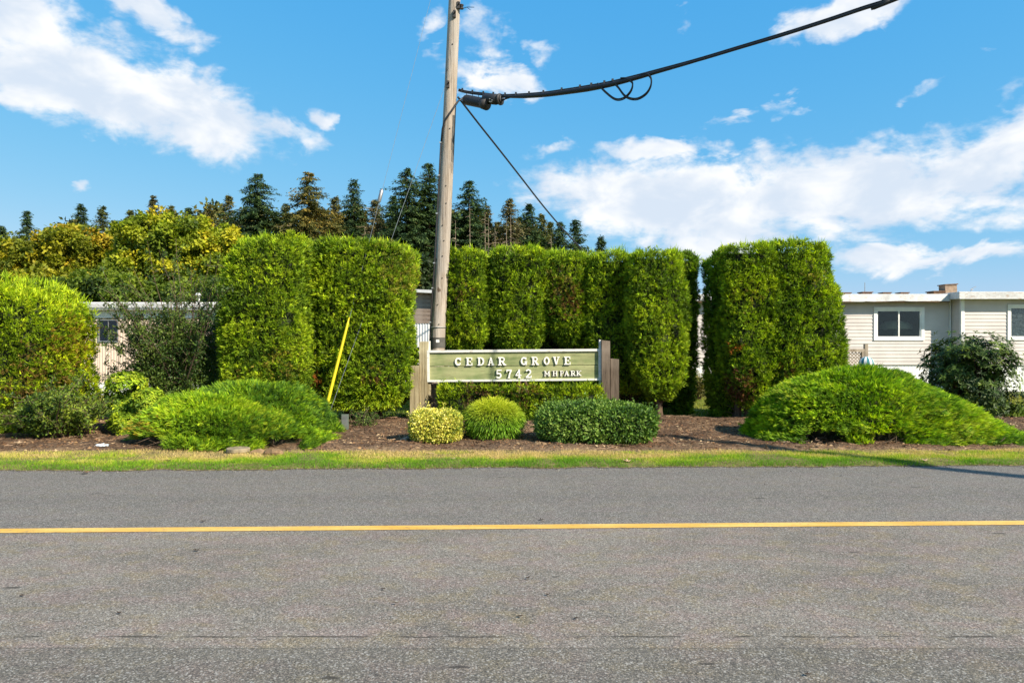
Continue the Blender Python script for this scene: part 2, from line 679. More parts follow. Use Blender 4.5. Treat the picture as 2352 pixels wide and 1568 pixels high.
def cedar_foliage(fol, G, density, pals=CEDAR, size=1.0, seed=0, patches=(), droop=0.15, sweep=None, tip=1.45, bumps=None, core=True, cull=.28, inset=.035):
    G = shrink(G, inset * size)
    G = displace(G, bumps or [(0.06, (2.4, 2.4, 1.2), seed), (0.045, (5.5, 5.5, 2.4), seed + 5), (0.040, (14, 14, 4.5), seed + 9)])
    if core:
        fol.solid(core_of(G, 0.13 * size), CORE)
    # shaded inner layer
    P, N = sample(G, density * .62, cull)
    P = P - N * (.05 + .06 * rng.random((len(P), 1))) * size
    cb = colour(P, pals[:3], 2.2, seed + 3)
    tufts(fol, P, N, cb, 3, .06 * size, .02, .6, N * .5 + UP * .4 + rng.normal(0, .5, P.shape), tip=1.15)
    # outer tufts with hollows between them
    P, N = sample(G, density * .62, cull)
    keep = vnoise(P, (11, 11, 4.0), seed + 20) + 0.6 * vnoise(P, (22, 22, 9), seed + 21) > -0.42
    P, N = P[keep], N[keep]
    n = len(P)
    P = P - N * (rng.random((n, 1)) ** 1.3 * 0.07 * size) + N * (0.03 * vnoise(P, (14, 14, 8), seed + 23))[:, None]
    cb = colour(P, pals, 2.2, seed + 3, patches=patches, jitter=.28)
    D0 = N * 0.55 + UP * (0.62 - droop) + rng.normal(0, .38, (n, 3))
    if sweep is not None:
        D0 = D0 + sweep(P)
    zt = G[..., 2].max()
    new = np.clip((P[:, 2] - (zt - .28)) / .2, 0, 1)[:, None] * (.5 + .5 * vnoise(P, 3, seed + 40))[:, None]
    cb = cb * (1 + new * np.array([.75, .45, .1]))
    tufts(fol, P, N, cb, 9, .050 * size, .018 * size, .55, D0, tip=tip, wfac=.34, chunk=.05 * size)
    return G


def tuft_fringe(fol, G, zmin_frac, n, seed, pals, L=0.12):
    """longer loose sprays on the upper shoulders"""
    P, N = sample(G, 400, 1)
    z = P[:, 2]
    m = (z > z.min() + (z.max() - z.min()) * zmin_frac)
    P, N = P[m][:n * 3], N[m][:n * 3]
    keep = vnoise(P, 8, seed) > 0.1
    P, N = P[keep][:n], N[keep][:n]
    for _ in range(7):
        k = len(P)
        Q = P + rng.normal(0, .03, (k, 3))
        D = unit(N * .5 + UP * .5 + rng.normal(0, .35, (k, 3)))
        c = colour(Q, pals[-3:], 3, seed)
        fol.needles(Q, D, L * (0.5 + rng.random(k)), 0.02, c, c * 1.5)


def trunk_tubes(specs, seed=0):
    mb = MB()
    r = random.Random(seed)
    for (x, y, z0, z1, rad, lean) in specs:
        k = 7
        pts = [(x + lean * (i / (k - 1)) + r.uniform(-.015, .015), y + r.uniform(-.015, .015), z0 + (z1 - z0) * i / (k - 1)) for i in range(k)]
        rr = [rad * (1.35 if i == 0 else 1.0 - 0.35 * i / (k - 1)) for i in range(k)]
        mb.tube(pts, rr, 9)
    return mb


def build_trunks(specs, parent, seed=0, name='trunk', m=None):
    for k, sp_ in enumerate(specs):
        trunk_tubes([sp_], seed + k).build(name, m or M_BARK, parent, smooth=True)


def limbs(mb, x, y, z, n, spread, length, seed, rad=0.012, up=0.5):
    r = random.Random(seed)
    for i in range(n):
        a = r.uniform(0, 6.283)
        d = np.array([math.cos(a) * spread, math.sin(a) * spread, up * r.uniform(.3, 1.2)])
        p = np.array([x, y, z + r.uniform(-.1, .25)])
        pts = [p.copy()]
        L = length * r.uniform(.6, 1.2)
        for k in range(4):
            p = p + d * L / 4
            d = d + np.array([r.uniform(-.3, .3), r.uniform(-.3, .3), r.uniform(-.25, .2)]) * .6
            pts.append(p.copy())
        mb.tube(pts, [rad, rad * .8, rad * .6, rad * .4, rad * .2], 5)


def cedar(rows, Y, dy, label, seed, pals=CEDAR, dens=850, trunks=((0, 0),), patches=(), size=1.0, group='clipped cedar columns behind the sign', tr=0.07, tuft=60, zt=None, n=.62):
    r = np.array(rows, float)
    xb = PX((r[-1, 1] + r[-1, 2]) / 2, Y)
    t = thing('cedar_tree', label, 'cedar tree', (xb, Y, 0), group)
    f = Fol()
    G = hedge_surface(rows, Y, dy, n=n)
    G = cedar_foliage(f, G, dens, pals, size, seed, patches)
    tuft_fringe(f, G, .93, tuft, seed, pals)
    f.build('foliage', [M_LEAF], t)
    zb = PZ(r[-1, 0], Y)
    build_trunks([(xb + ox, Y + oy, 0.0, zb + (zt or 0.6), tr, -ox * .4) for ox, oy in trunks], t, seed)
    mb = MB()
    for ox, oy in trunks:
        limbs(mb, xb + ox, Y + oy, max(zb - .15, .15), 7, .8, 0.5, seed + 3, 0.013)
    mb.build('dead_twigs', M_TWIG, t, kind='stuff')
    return t
# ------------------------------------------------------------------ ground, road, verge, bed
SL = 0.0292                      # the road runs very slightly away to the right


def yroad(x):
    return 8.617 + SL * x


def lawn_fn(h):
    v = objco(h)
    n1 = h.noise(v, 0.5, 3.0, 0.55)
    n2 = h.noise(v, 9.0, 5.0, 0.7)
    c = h.mix(h.smooth(n1, 0.35, 0.65), (0.10, 0.15, 0.022), (0.22, 0.21, 0.055))
    c = h.mix(h.smooth(n2, 0.3, 0.7), h.mix(0.5, c, (0.04, 0.06, 0.012)), c)
    return principled(h, c, 0.9, 0.15, 0, n2, 0.7, 0.03)


M_LAWN = mat('lawn', lawn_fn)


def soil_fn(h):
    v = objco(h)
    n1 = h.noise(v, 1.3, 4.0, 0.6)
    n2 = h.noise(v, 22.0, 6.0, 0.75)
    n3 = h.noise(h.scalev(v, (1, 2.5, 1)), 60.0, 4.0, 0.7)
    c = h.mix(h.smooth(n1, 0.35, 0.65), (0.19, 0.105, 0.058), (0.34, 0.215, 0.125))
    c = h.mix(h.smooth(n2, 0.40, 0.66), (0.06, 0.036, 0.024), c)
    c = h.mix(h.smooth(h.noise(h.scalev(v, (1, 1.8, 1)), 2.6, 4.0, 0.65), 0.50, 0.62, 0, .7), c, (0.07, 0.045, 0.032))
    c = h.mix(h.smooth(n3, 0.56, 0.72), c, (0.42, 0.30, 0.19))
    sp = h.n('ShaderNodeSeparateXYZ')
    h.link(v, sp.inputs[0])
    yy = h.math('ADD', h.math('SUBTRACT', sp.outputs[1], h.math('MULTIPLY', sp.outputs[0], .018)), h.math('MULTIPLY', n1, 0.9))
    c = h.mix(h.smooth(yy, 9.95, 10.5, .8, 0), c, h.mix(h.smooth(n2, .35, .65), (0.26, 0.17, 0.095), (0.46, 0.33, 0.20)))
    return principled(h, c, 0.95, 0.1, 0, h.math('ADD', n2, h.math('MULTIPLY', n3, .5)), 0.9, 0.03)


M_SOIL = mat('mulch_soil', soil_fn)


def vergesoil_fn(h):
    v = objco(h)
    n2 = h.noise(v, 14.0, 6.0, 0.75)
    c = h.mix(h.smooth(n2, 0.35, 0.65), (0.09, 0.075, 0.03), (0.22, 0.17, 0.075))
    return principled(h, c, 0.95, 0.1, 0, n2, 0.8, 0.02)


M_VSOIL = mat('verge_turf', vergesoil_fn)


def asphalt_fn(h):
    v = objco(h)
    sp = h.n('ShaderNodeSeparateXYZ')
    h.link(v, sp.inputs[0])
    X, Y = sp.outputs[0], sp.outputs[1]
    yy = h.math('SUBTRACT', Y, h.math('MULTIPLY', X, SL))
    big = h.noise(h.scalev(v, (0.6, 1.4, 1)), 1.0, 4.0, 0.6, 0.3)
    hue = h.noise(h.scalev(v, (1, 1.7, 1)), 2.4, 3.0, 0.6, 0.2)
    hue2 = h.noise(h.scalev(v, (1.3, 2.0, 1)), 3.1, 2.0, 0.6, 0.5)
    base = h.mix(h.smooth(big, 0.3, 0.7), (0.132, 0.116, 0.097), (0.178, 0.158, 0.133))
    base = h.mix(h.math('MULTIPLY', h.smooth(hue, 0.42, 0.66), 0.6), base, (0.195, 0.145, 0.130))
    base = h.mix(h.math('MULTIPLY', h.smooth(hue2, 0.48, 0.68), 0.5), base, (0.190, 0.152, 0.088))
    # beyond the centre line the surface is greyer and a little darker
    far = h.smooth(yy, 5.80, 5.95)
    base = h.mix(far, base, h.mix(0.6, base, (0.118, 0.110, 0.101)))
    # aged strip close to the camera
    near = h.smooth(Y, 3.555, 3.575, 1, 0)
    base = h.mix(h.math('MULTIPLY', near, 0.5), base, (0.085, 0.080, 0.068))
    # tyre tracks: faint long bands
    for yc, wd, amt in ((7.0, .45, .22), (8.25, .35, .18), (4.35, .45, .14), (3.2, .3, .1)):
        d = h.math('ABSOLUTE', h.math('SUBTRACT', yy, yc))
        f = h.math('MULTIPLY', h.smooth(d, 0.0, wd, 1, 0), amt)
        base = h.mix(h.math('MULTIPLY', f, h.smooth(big, .2, .7)), base, (0.048, 0.046, 0.044))
    # stones in the binder
    vor = h.n('ShaderNodeTexVoronoi')
    h.link(v, vor.inputs['Vector'])
    vor.inputs['Scale'].default_value = 175.0
    sc_ = h.n('ShaderNodeSeparateColor')
    h.link(vor.outputs['Color'], sc_.inputs[0])
    r1 = sc_.outputs[0]
    c = h.mix(h.smooth(r1, 0.62, 1.0), base, h.mix(1.0, base, (2.1, 2.05, 1.95), 'MULTIPLY'))
    c = h.mix(h.smooth(r1, 0.0, 0.30, 0.85, 0), c, h.mix(1.0, base, (0.30, 0.30, 0.30), 'MULTIPLY'))
    vor2 = h.n('ShaderNodeTexVoronoi')
    h.link(v, vor2.inputs['Vector'])
    vor2.inputs['Scale'].default_value = 110.0
    sc2 = h.n('ShaderNodeSeparateColor')
    h.link(vor2.outputs['Color'], sc2.inputs[0])
    c = h.mix(h.math('MULTIPLY', h.smooth(sc2.outputs[1], 0.80, 0.97), 0.55), c, (0.42, 0.40, 0.36))
    c = h.mix(h.math('MULTIPLY', h.smooth(sc2.outputs[2], 0.86, 0.98), 0.5), c, (0.05, 0.05, 0.05))
    med = h.noise(v, 80.0, 5.0, 0.7)
    c = h.mix(0.7, c, h.mix(h.smooth(med, .3, .7), h.mix(1.0, c, (0.62, 0.62, 0.62), 'MULTIPLY'), h.mix(1.0, c, (1.35, 1.35, 1.35), 'MULTIPLY')))
    # long crack and paving seam near the camera
    wob = h.math('MULTIPLY', h.math('SUBTRACT', h.noise(h.scalev(v, (1, 0.01, 1)), 5.0, 5.0, 0.7), 0.5), 0.05)
    gate = h.smooth(h.noise(h.scalev(v, (1, 0.01, 1)), 2.3, 3.0, 0.6), 0.42, 0.55)
    d = h.math('ABSOLUTE', h.math('SUBTRACT', h.math('ADD', Y, wob), 3.705))
    crack = h.math('MULTIPLY', h.smooth(d, 0.003, 0.012, 1, 0), gate)
    c = h.mix(h.math('MULTIPLY', crack, 0.85), c, (0.03, 0.026, 0.02))
    d2 = h.math('ABSOLUTE', h.math('SUBTRACT', h.math('ADD', Y, h.math('MULTIPLY', wob, 0.3)), 3.567))
    c = h.mix(h.math('MULTIPLY', h.smooth(d2, 0.002, 0.012, 1, 0), 0.35), c, (0.05, 0.045, 0.035))
    # a few dark tar marks
    sn = h.noise(h.scalev(v, (1.0, 3.6, 1)), 2.6, 1.0, 0.5, 0.0)
    c = h.mix(h.smooth(sn, 0.755, 0.79, 0, 0.8), c, (0.04, 0.035, 0.03))
    return principled(h, c, 0.88, 0.25, 0, h.math('ADD', med, r1), 0.55, 0.006)


M_ASPHALT = mat('asphalt', asphalt_fn)


def yellow_fn(h):
    v = objco(h)
    n = h.noise(v, 25.0, 5.0, 0.7)
    n1 = h.noise(h.scalev(v, (1, 4, 1)), 1.5, 3.0, 0.6)
    vor = h.n('ShaderNodeTexVoronoi')
    h.link(v, vor.inputs['Vector'])
    vor.inputs['Scale'].default_value = 95.0
    sc_ = h.n('ShaderNodeSeparateColor')
    h.link(vor.outputs['Color'], sc_.inputs[0])
    c = h.mix(h.smooth(n1, 0.35, 0.65), (0.62, 0.35, 0.065), (0.72, 0.45, 0.12))
    c = h.mix(h.smooth(n, 0.3, 0.6, 0.25, 0), c, (0.35, 0.2, 0.06))
    c = h.mix(h.smooth(sc_.outputs[0], 0.0, 0.12, 0.5, 0), c, (0.2, 0.14, 0.07))
    c = h.mix(h.smooth(h.noise(h.scalev(v, (1, 3, 1)), 7.0, 7.0, 0.85), 0.555, 0.66, 0, .8), c, (0.13, 0.12, 0.11))
    return principled(h, c, 0.75, 0.3, 0, h.math('ADD', n, sc_.outputs[0]), 0.3, 0.004)


M_YELLOW = mat('yellow_road_paint', yellow_fn)


def sheet(name, xs, ylo, yhi, ny, zf, material, kind='structure', origin=(0, 0, 0), smooth=True):
    t = np.linspace(0, 1, ny)
    G = np.zeros((ny, len(xs), 3))
    G[..., 0] = xs[None]
    G[..., 1] = ylo(xs)[None] * (1 - t[:, None]) + yhi(xs)[None] * t[:, None]
    G[..., 2] = zf(G, t[:, None])
    nu = len(xs)
    i = np.arange(ny - 1)[:, None] * nu
    j = np.arange(nu - 1)[None]
    F = np.stack([i + j, i + j + 1, i + nu + j + 1, i + nu + j], -1).reshape(-1, 4)
    o = mesh_np(name, G, [F], material, None, origin=origin, smooth=smooth, kind=kind)
    return o


R = 900
tag(sheet('ground', np.array([-R, R]), lambda x: x * 0 - R, lambda x: x * 0 + R, 2, lambda G, t: G[..., 0] * 0 - 0.02, M_LAWN), kind='structure')
xs = np.linspace(-60, 60, 241)
tag(sheet('road', xs, lambda x: yroad(x) - 9.5, lambda x: yroad(x) + 0.05, 40, lambda G, t: 0.0 + 0 * G[..., 0], M_ASPHALT))
xs = np.linspace(-60, 60, 121)
o = sheet('road_centre_line', xs, lambda x: 5.826 + SL * x, lambda x: 5.958 + SL * x, 2, lambda G, t: 0.004 + 0 * G[..., 0], M_YELLOW)

xs = np.linspace(-16, 16, 900)


def edge_wobble(x):
    p = np.stack([x, x * 0, x * 0], -1)
    return 0.05 * vnoise(p, 2.3, 4) + 0.03 * vnoise(p, 9, 5) + 0.012 * vnoise(p, 31, 6)


def yverge(x):
    p = np.stack([x, x * 0, x * 0], -1)
    return 9.62 + SL * x * .6 + 0.10 * vnoise(p, .8, 14) + 0.05 * vnoise(p, 3.4, 15)


def zverge(G, t):
    return 0.006 + 0.035 * np.clip(t * 6, 0, 1) ** .7 + 0.012 * vnoise(G, (3, 3, 1), 8) * np.clip(t * 3, 0, 1)


sheet('grass_verge', xs, lambda x: yroad(x) + edge_wobble(x) - 0.01, lambda x: yverge(x) + .2, 14, zverge, M_VSOIL)


def zbed(G, t):
    edge = np.clip(t * 9, 0, 1) * np.clip((1 - t) * 5, 0, 1) * np.clip((13.5 - np.abs(G[..., 0])) / 1.5, 0, 1)
    return -0.03 + edge * (0.105 + 0.03 * vnoise(G, (1.2, 1.2, 1), 30) + 0.018 * vnoise(G, (6, 6, 1), 31) + 0.01 * vnoise(G, (17, 17, 1), 32))


xs = np.linspace(-15, 15, 520)
sheet('mulch_bed', xs, lambda x: yverge(x) - .18, lambda x: 14.7 + 0.35 * vnoise(np.stack([x, x * 0, x * 0], -1), .9, 33), 110, zbed, M_SOIL)


def bed_height(P):
    t = (P[:, 1] - (yverge(P[:, 0]) - .18)) / (14.7 - yverge(P[:, 0]) + .18)
    G = np.stack([P[:, 0], P[:, 1], P[:, 0] * 0], -1)
    return zbed(G, t)


# grass blades on the verge
def grass(name, n, xr, ylo, yhi, hgt, zf, pals, seed, label, wid=0.0045, dens_bias=None):
    x = rng.uniform(*xr, n)
    t = rng.random(n)
    if dens_bias is not None:
        keep = rng.random(n) < dens_bias(x, t)
        x, t = x[keep], t[keep]
    n = len(x)
    y = ylo(x) * (1 - t) + yhi(x) * t
    P = np.stack([x, y, zf(x, y, t)], -1)
    D = unit(UP + rng.normal(0, .55, (n, 3)) * [1, 1, .2])
    f = Fol()
    pal = np.array(pals)
    nz = 0.5 + 0.6 * vnoise(P, (1.1, 2.5, 1), seed) + .3 * vnoise(P, (5, 9, 1), seed + 1) + (t - .50) * 1.6 + rng.normal(0, .2, n)
    k = len(pal) - 1
    q = np.clip(nz, 0, .999) * k
    i = q.astype(int)
    c = pal[i] + (pal[np.minimum(i + 1, k)] - pal[i]) * (q - i)[:, None]
    c = c * (1 + rng.normal(0, .2, (n, 1))).clip(.5, 1.6)
    L = hgt * (0.5 + rng.random(n)) * (1 + .5 * vnoise(P, 4, seed + 3))
    f.needles(P, D, L, wid * (0.8 + .8 * rng.random(n)), c * .8, c * 1.25)
    o = f.build(name, [M_GRASS], None, origin=(0, 0, 0))
    tag(o, label, 'grass', kind='stuff')
    return o


grass('verge_grass', 230000, (-11.5, 11.5), lambda x: yroad(x) + edge_wobble(x), lambda x: yverge(x) + .12, 0.036,
      lambda x, y, t: 0.0 + 0.035 * np.clip(t * 6, 0, 1) ** .7,
      [(0.12, 0.26, 0.012), (0.20, 0.36, 0.014), (0.33, 0.43, 0.02), (0.52, 0.46, 0.09), (0.60, 0.44, 0.19)], 40,
      'green grass strip along the far road edge, yellowing towards the bark bed', dens_bias=lambda x, t: np.clip(1.25 - t * .75, 0, 1))
grass('lawn_grass', 120000, (-14, 19), lambda x: x * 0 + 14.4, lambda x: x * 0 + 20.4, 0.05, lambda x, y, t: -0.02 + 0 * t,
      [(0.13, 0.2, 0.02), (0.22, 0.26, 0.03), (0.30, 0.28, 0.05)], 44, 'sunlit lawn behind the cedars and in front of the white homes', wid=0.012)

# loose grit along the broken road edge
n = 5200
x = rng.uniform(-9.5, 9.5, n)
y = yroad(x) + edge_wobble(x) + rng.normal(-.02, .07, n)
far_ = rng.random(n) < .12
y[far_] -= rng.random(far_.sum()) * 1.2
P = np.stack([x, y, np.full(n, .006)], -1)
f = Fol()
c = np.array([(.20, .18, .15)]) * (.35 + 1.3 * rng.random((n, 1)))
L = .007 + .014 * rng.random(n) ** 2
f.leaves(P, unit(rng.normal(size=(n, 3)) * [1, 1, .35]), unit(UP + rng.normal(0, .4, (n, 3))), L, L * .8, c, c, fold=.5)
tag(f.build('edge_grit', [M_CHIP], None, origin=(0, 0, 0)), 'loose grit and grass crumbs along the far edge of the asphalt', 'gravel')

# bark chips, twigs and litter on the bed
n = 26000
x = rng.uniform(-12.5, 12.5, n)
y = yverge(x) - 0.05 + (14.3 - 9.6) * rng.random(n) ** 1.25
P = np.stack([x, y, 0 * x], -1)
P[:, 2] = bed_height(P) + .004
f = Fol()
nz = .42 + .75 * vnoise(P, 1.6, 50) + rng.normal(0, .28, n)
pal = np.array([(0.07, 0.036, 0.02), (0.19, 0.09, 0.042), (0.27, 0.145, 0.065), (0.36, 0.22, 0.11), (0.46, 0.33, 0.19)])
q = np.clip(nz, 0, .999) * 4
i = q.astype(int)
c = pal[i] + (pal[np.minimum(i + 1, 4)] - pal[i]) * (q - i)[:, None]
D = unit(rng.normal(size=(n, 3)) * [1.0, .8, .22])
L = 0.02 + 0.05 * rng.random(n) ** 2
f.leaves(P, D, unit(UP + rng.normal(0, .45, (n, 3))), L, L * (.25 + .4 * rng.random(n)), c, c, fold=.25)
n = 2600
x = rng.uniform(-12, 12, n)
y = yverge(x) + .1 + 4.0 * rng.random(n)
P = np.stack([x, y, 0 * x], -1)
P[:, 2] = bed_height(P) + .012
c = np.array([(0.20, 0.13, 0.08)]) * (.5 + rng.random((n, 1)) * 1.3)
f.needles(P, unit(rng.normal(size=(n, 3)) * [1, .7, .12]), .08 + .2 * rng.random(n), .011, c, c)
tag(f.build('bark_litter', [M_CHIP], None, origin=(0, 0, 0)), 'brown bark chips and dry twigs strewn over the planting bed', 'bark mulch')

# ------------------------------------------------------------------ far background trees


M_SNAG = flatmat('grey_snag', (0.26, 0.20, 0.14), 0.85, 0.2, 0, 0.4, 3)


def conifer(px, pytop, hw, Y, kind, seed, label):
    """hw: crown half width (photo units) about 150 units under the tip"""
    r = np.random.default_rng(seed)
    X = PX(px, Y)
    H = PZ(pytop, Y)
    t = thing('conifer_tree', label, 'conifer', (X, Y, 0), 'conifers on the skyline')
    u = Y / FOC
    fol = Fol()
    pal = {'dark': [(0.020, 0.042, 0.018), (0.040, 0.075, 0.025), (0.075, 0.115, 0.032)],
           'mid': [(0.035, 0.052, 0.016), (0.075, 0.095, 0.024), (0.14, 0.145, 0.036)],
           'brown': [(0.05, 0.060, 0.018), (0.11, 0.110, 0.028), (0.19, 0.165, 0.042)],
           'bare': [(0.045, 0.055, 0.018), (0.11, 0.105, 0.038), (0.20, 0.165, 0.075)]}[kind]
    pal = np.array(pal)
    zb = H * 0.12
    nw = int(46 + H * 1.6)
    mb = MB()
    wig = r.normal(0, .03, 6).cumsum()
    zs = np.linspace(0, H, 7)
    tx = X + np.interp(zs, zs, np.concatenate([[0], wig])) * 1.2
    r0 = max(0.16, H * .014)
    mb.tube([(tx[k], Y, zs[k]) for k in range(7)], [r0 * (1.05 - k / 6.2) for k in range(7)], 8)
    bare = kind in ('bare',)
    Ps, Ds, Ls, Ws, Cs = [], [], [], [], []
    for wdx in range(nw):
        f = (wdx + r.random()) / nw
        z = zb + (H - zb) * f
        d = H - z
        reach = hw * u * (d / (150 * u)) ** 0.72
        reach = min(reach, hw * u * 1.45)
        reach *= 0.74 + .42 * r.random() + .16 * math.sin(f * 40 + seed)
        if bare and d > 75 * u:
            dens = .5
        else:
            dens = 1.0
        nb = r.integers(6, 9)
        for b in range(nb):
            a = r.uniform(0, 6.283)
            L = reach * r.uniform(.45, 1.25) + .12
            if r.random() < .06: L *= 1.35
            k = max(4, int(L / 0.15 * (1 if dens == 1 else .6)))
            s_ = np.linspace(.12, 1, k) + r.normal(0, .02, k)
            droop = -0.18 - .25 * (1 - f)
            bx = np.interp(z, zs, tx) + np.cos(a) * L * s_
            by = Y + np.sin(a) * L * s_
            bz = z + L * (0.06 * s_ + droop * s_ ** 2 + 0.07 * s_ ** 4)
            P = np.stack([bx, by, bz], 1)
            if d > 3 * u and r.random() < (.9 if bare else .28):
                mb.tube(P[[0, k // 2, k - 1]] + 0, [.035, .025, .012], 4, caps=False)
            m = 5 if dens == 1 else 3
            if f < .5: m = 1
            for _ in range(m):
                Q = P + r.normal(0, .09, P.shape)
                out = np.array([np.cos(a), np.sin(a), 0])
                side = np.array([-np.sin(a), np.cos(a), 0])
                sg = r.choice([-1, 1], (k, 1))
                D = unit(out * .7 + side * sg * r.uniform(.2, 1.1, (k, 1)) + UP * r.normal(-.35, .3, (k, 1)))
                ln = (0.20 + .26 * r.random(k)) * (1 if d > 60 * u else .8)
                Ps.append(Q); Ds.append(D); Ls.append(ln); Ws.append(ln * .36)
                c0 = pal[r.integers(0, 3)]
                Cs.append(np.clip(c0 * (0.75 + .5 * r.random((k, 1))), 0, 1))
    P, D, L, W, C = [np.concatenate(q) for q in (Ps, Ds, Ls, Ws, Cs)]
    if kind in ('brown', 'mid'):
        # olive to rust patches through the crown
        m = vnoise(P, .5, seed) > .25
        C[m] = C[m] * np.array([1.3, 1.08, .9])
    fol.leaves(P, D, unit(UP + r.normal(0, .5, P.shape)), L, W, C * .9, C * 1.3, .1)
    fol.build('crown', [M_CONIFER], t)
    mb.build('trunk', M_SNAG if kind in ('bare', 'brown', 'mid') else M_TWIG, t, smooth=True)


CON = [
    (62, 487, 26, 82, 'dark', 'sparse dark conifer tip above the left end of the yellowing maples'),
    (5, 520, 20, 84, 'dark', 'small conifer tip at the far left picture edge'),
    (184, 470, 24, 80, 'dark', 'small dark fir poking above the orange maple crown'),
    (236, 476, 26, 83, 'mid', 'blunt dark conifer just right of the small dark fir'),
    (300, 482, 18, 84, 'mid', 'low olive conifer left of the tall thin brown one'),
    (350, 452, 22, 80, 'bare', 'thin brownish conifer with a bare pointed tip above the maples'),
    (392, 474, 16, 84, 'mid', 'low olive conifer right of the thin brownish one'),
    (434, 478, 18, 82, 'dark', 'small green conifer tip over the yellow-green maple'),
    (478, 470, 26, 85, 'brown', 'rounded olive brown conifer left of the broad dark fir'),
    (524, 448, 26, 82, 'brown', 'rust tinted conifer leaning against the broad dark fir'),
    (592, 398, 54, 76, 'dark', 'broad dark blue-green fir, the first big one from the left'),
    (655, 470, 26, 84, 'mid', 'low olive conifer between the broad dark fir and the rusty one'),
    (709, 394, 50, 74, 'brown', 'tall rusty olive conifer with a dark spiky tip'),
    (768, 452, 30, 80, 'brown', 'shorter brown conifer in front of the slim dark fir'),
    (812, 412, 30, 84, 'dark', 'slim dark fir between two brown conifers'),
    (862, 458, 30, 79, 'bare', 'thinning brown conifer behind the upper guy wire'),
    (935, 388, 44, 72, 'dark', 'tall dark fir with a ragged crooked tip left of the utility pole'),
    (985, 374, 42, 74, 'dark', 'tallest dark fir directly beside the utility pole'),
    (1078, 415, 46, 76, 'dark', 'pointed green fir just right of the utility pole'),
    (1045, 486, 26, 82, 'bare', 'half bare conifer close behind the right side of the pole'),
    (1117, 474, 26, 78, 'bare', 'bare stemmed conifer between the pointed firs'),
    (1170, 458, 36, 76, 'bare', 'conifer with bare pale trunks and a dense top'),
    (1217, 468, 34, 79, 'dark', 'dark fir right of the bare trunked conifers'),
    (1243, 490, 28, 82, 'mid', 'smaller green fir tucked at the right of the dark one'),
    (1266, 512, 20, 84, 'mid', 'low olive conifer left of the twin firs'),
    (1292, 510, 30, 78, 'dark', 'left one of the twin firs crossed by the slanting cable'),
    (1320, 504, 30, 80, 'dark', 'right one of the twin firs crossed by the slanting cable'),
    (1384, 544, 26, 80, 'dark', 'lone little fir tip at the right end of the tree line'),
]
CON += [
    (640, 498, 26, 86, 'mid', 'low olive conifer in the dip right of the broad dark fir'),
    (745, 484, 26, 86, 'mid', 'low conifer in the dip right of the tall rusty one'),
    (832, 486, 26, 87, 'brown', 'low rust olive conifer right of the slim dark fir'),
    (900, 450, 32, 86, 'dark', 'dark conifer shouldering the ragged tipped fir'),
    (1012, 452, 34, 86, 'dark', 'dark conifer mostly hidden behind the utility pole'),
    (1098, 478, 30, 86, 'mid', 'olive conifer tight against the right side of the pointed fir'),
    (1143, 508, 26, 86, 'brown', 'low brown conifer in the dip between the bare stems'),
    (1192, 500, 26, 87, 'brown', 'low brown conifer right of the bare pale trunks'),
    (562, 482, 28, 87, 'mid', 'olive conifer behind the left edge of the broad dark fir'),
    (265, 506, 26, 87, 'mid', 'low olive conifer right of the blunt dark one'),
    (410, 496, 26, 87, 'mid', 'faint olive conifer just over the yellow-green maple'),
]
for k, (px, py, hw, Y, kind, lab) in enumerate(CON):
    conifer(px, py, hw * (1.5 if hw > 28 else 1.3), Y, kind, 100 + k, lab)
for k, (px, py, Y) in enumerate(((838, 520, 70), (1046, 506, 70), (1079, 470, 71), (1114, 490, 70), (1122, 500, 71), (1137, 522, 70), (1163, 505, 70), (1173, 492, 71), (1266, 540, 72), (490, 505, 71))):
    X = PX(px, Y)
    H = PZ(py, Y)
    t = thing('bare_snag', 'thin pale bare trunk standing among the conifers', 'dead tree', (X, Y, 0), 'pale bare trunks in the conifer belt')
    mb = MB()
    mb.tube([(X, Y, 0), (X + .05, Y, H * .5), (X, Y, H)], [.055, .045, .010], 6)
    mb.build('trunk', M_SNAG, t, smooth=True)
    mb = MB()
    rs = random.Random(k)
    for q in range(46):
        z = rs.uniform(H * .35, H * .97)
        a = rs.uniform(0, 6.28)
        L = rs.uniform(.4, 1.5) * (1.1 - z / H * .8)
        mb.tube([(X, Y, z), (X + math.cos(a) * L * .6, Y + math.sin(a) * L * .6, z - .05 * L), (X + math.cos(a) * L, Y + math.sin(a) * L, z - .3 * L)], [.03, .02, .01], 3, caps=False)
    mb.build('dead_branches', M_SNAG, t, kind='stuff')

# lower belt of undergrowth that closes the view between the crowns
f = Fol()
X = rng.uniform(PX(-100, 88), PX(1350, 88), 38000)
topz = np.interp(X, [PX(p, 88) for p in (-100, 300, 600, 900, 1050, 1200, 1350)], [PZ(p, 88) for p in (560, 520, 498, 492, 505, 530, 590)])
Zr = rng.random(38000) ** .5
P = np.stack([X, 88 + rng.uniform(-1.5, 1.5, 38000), Zr * topz * (1 + .10 * vnoise(np.stack([X, X * 0, X * 0], -1), .5, 3) + .06 * vnoise(np.stack([X, X * 0, X * 0], -1), 1.6, 4))], -1)
c = colour(P, [(0.03, 0.045, 0.015), (0.07, 0.08, 0.02), (0.14, 0.12, 0.035)], .35, 9, .3)
f.leaves(P, unit(rng.normal(size=P.shape) + [0, 0, .3]), unit(rng.normal(size=P.shape) + [0, -1, .5]), .75, .38, c, c * 1.3)
tag(f.build('distant_thicket', [M_CONIFER], None), 'dark mixed thicket filling the gaps beneath the conifer tips', 'thicket')


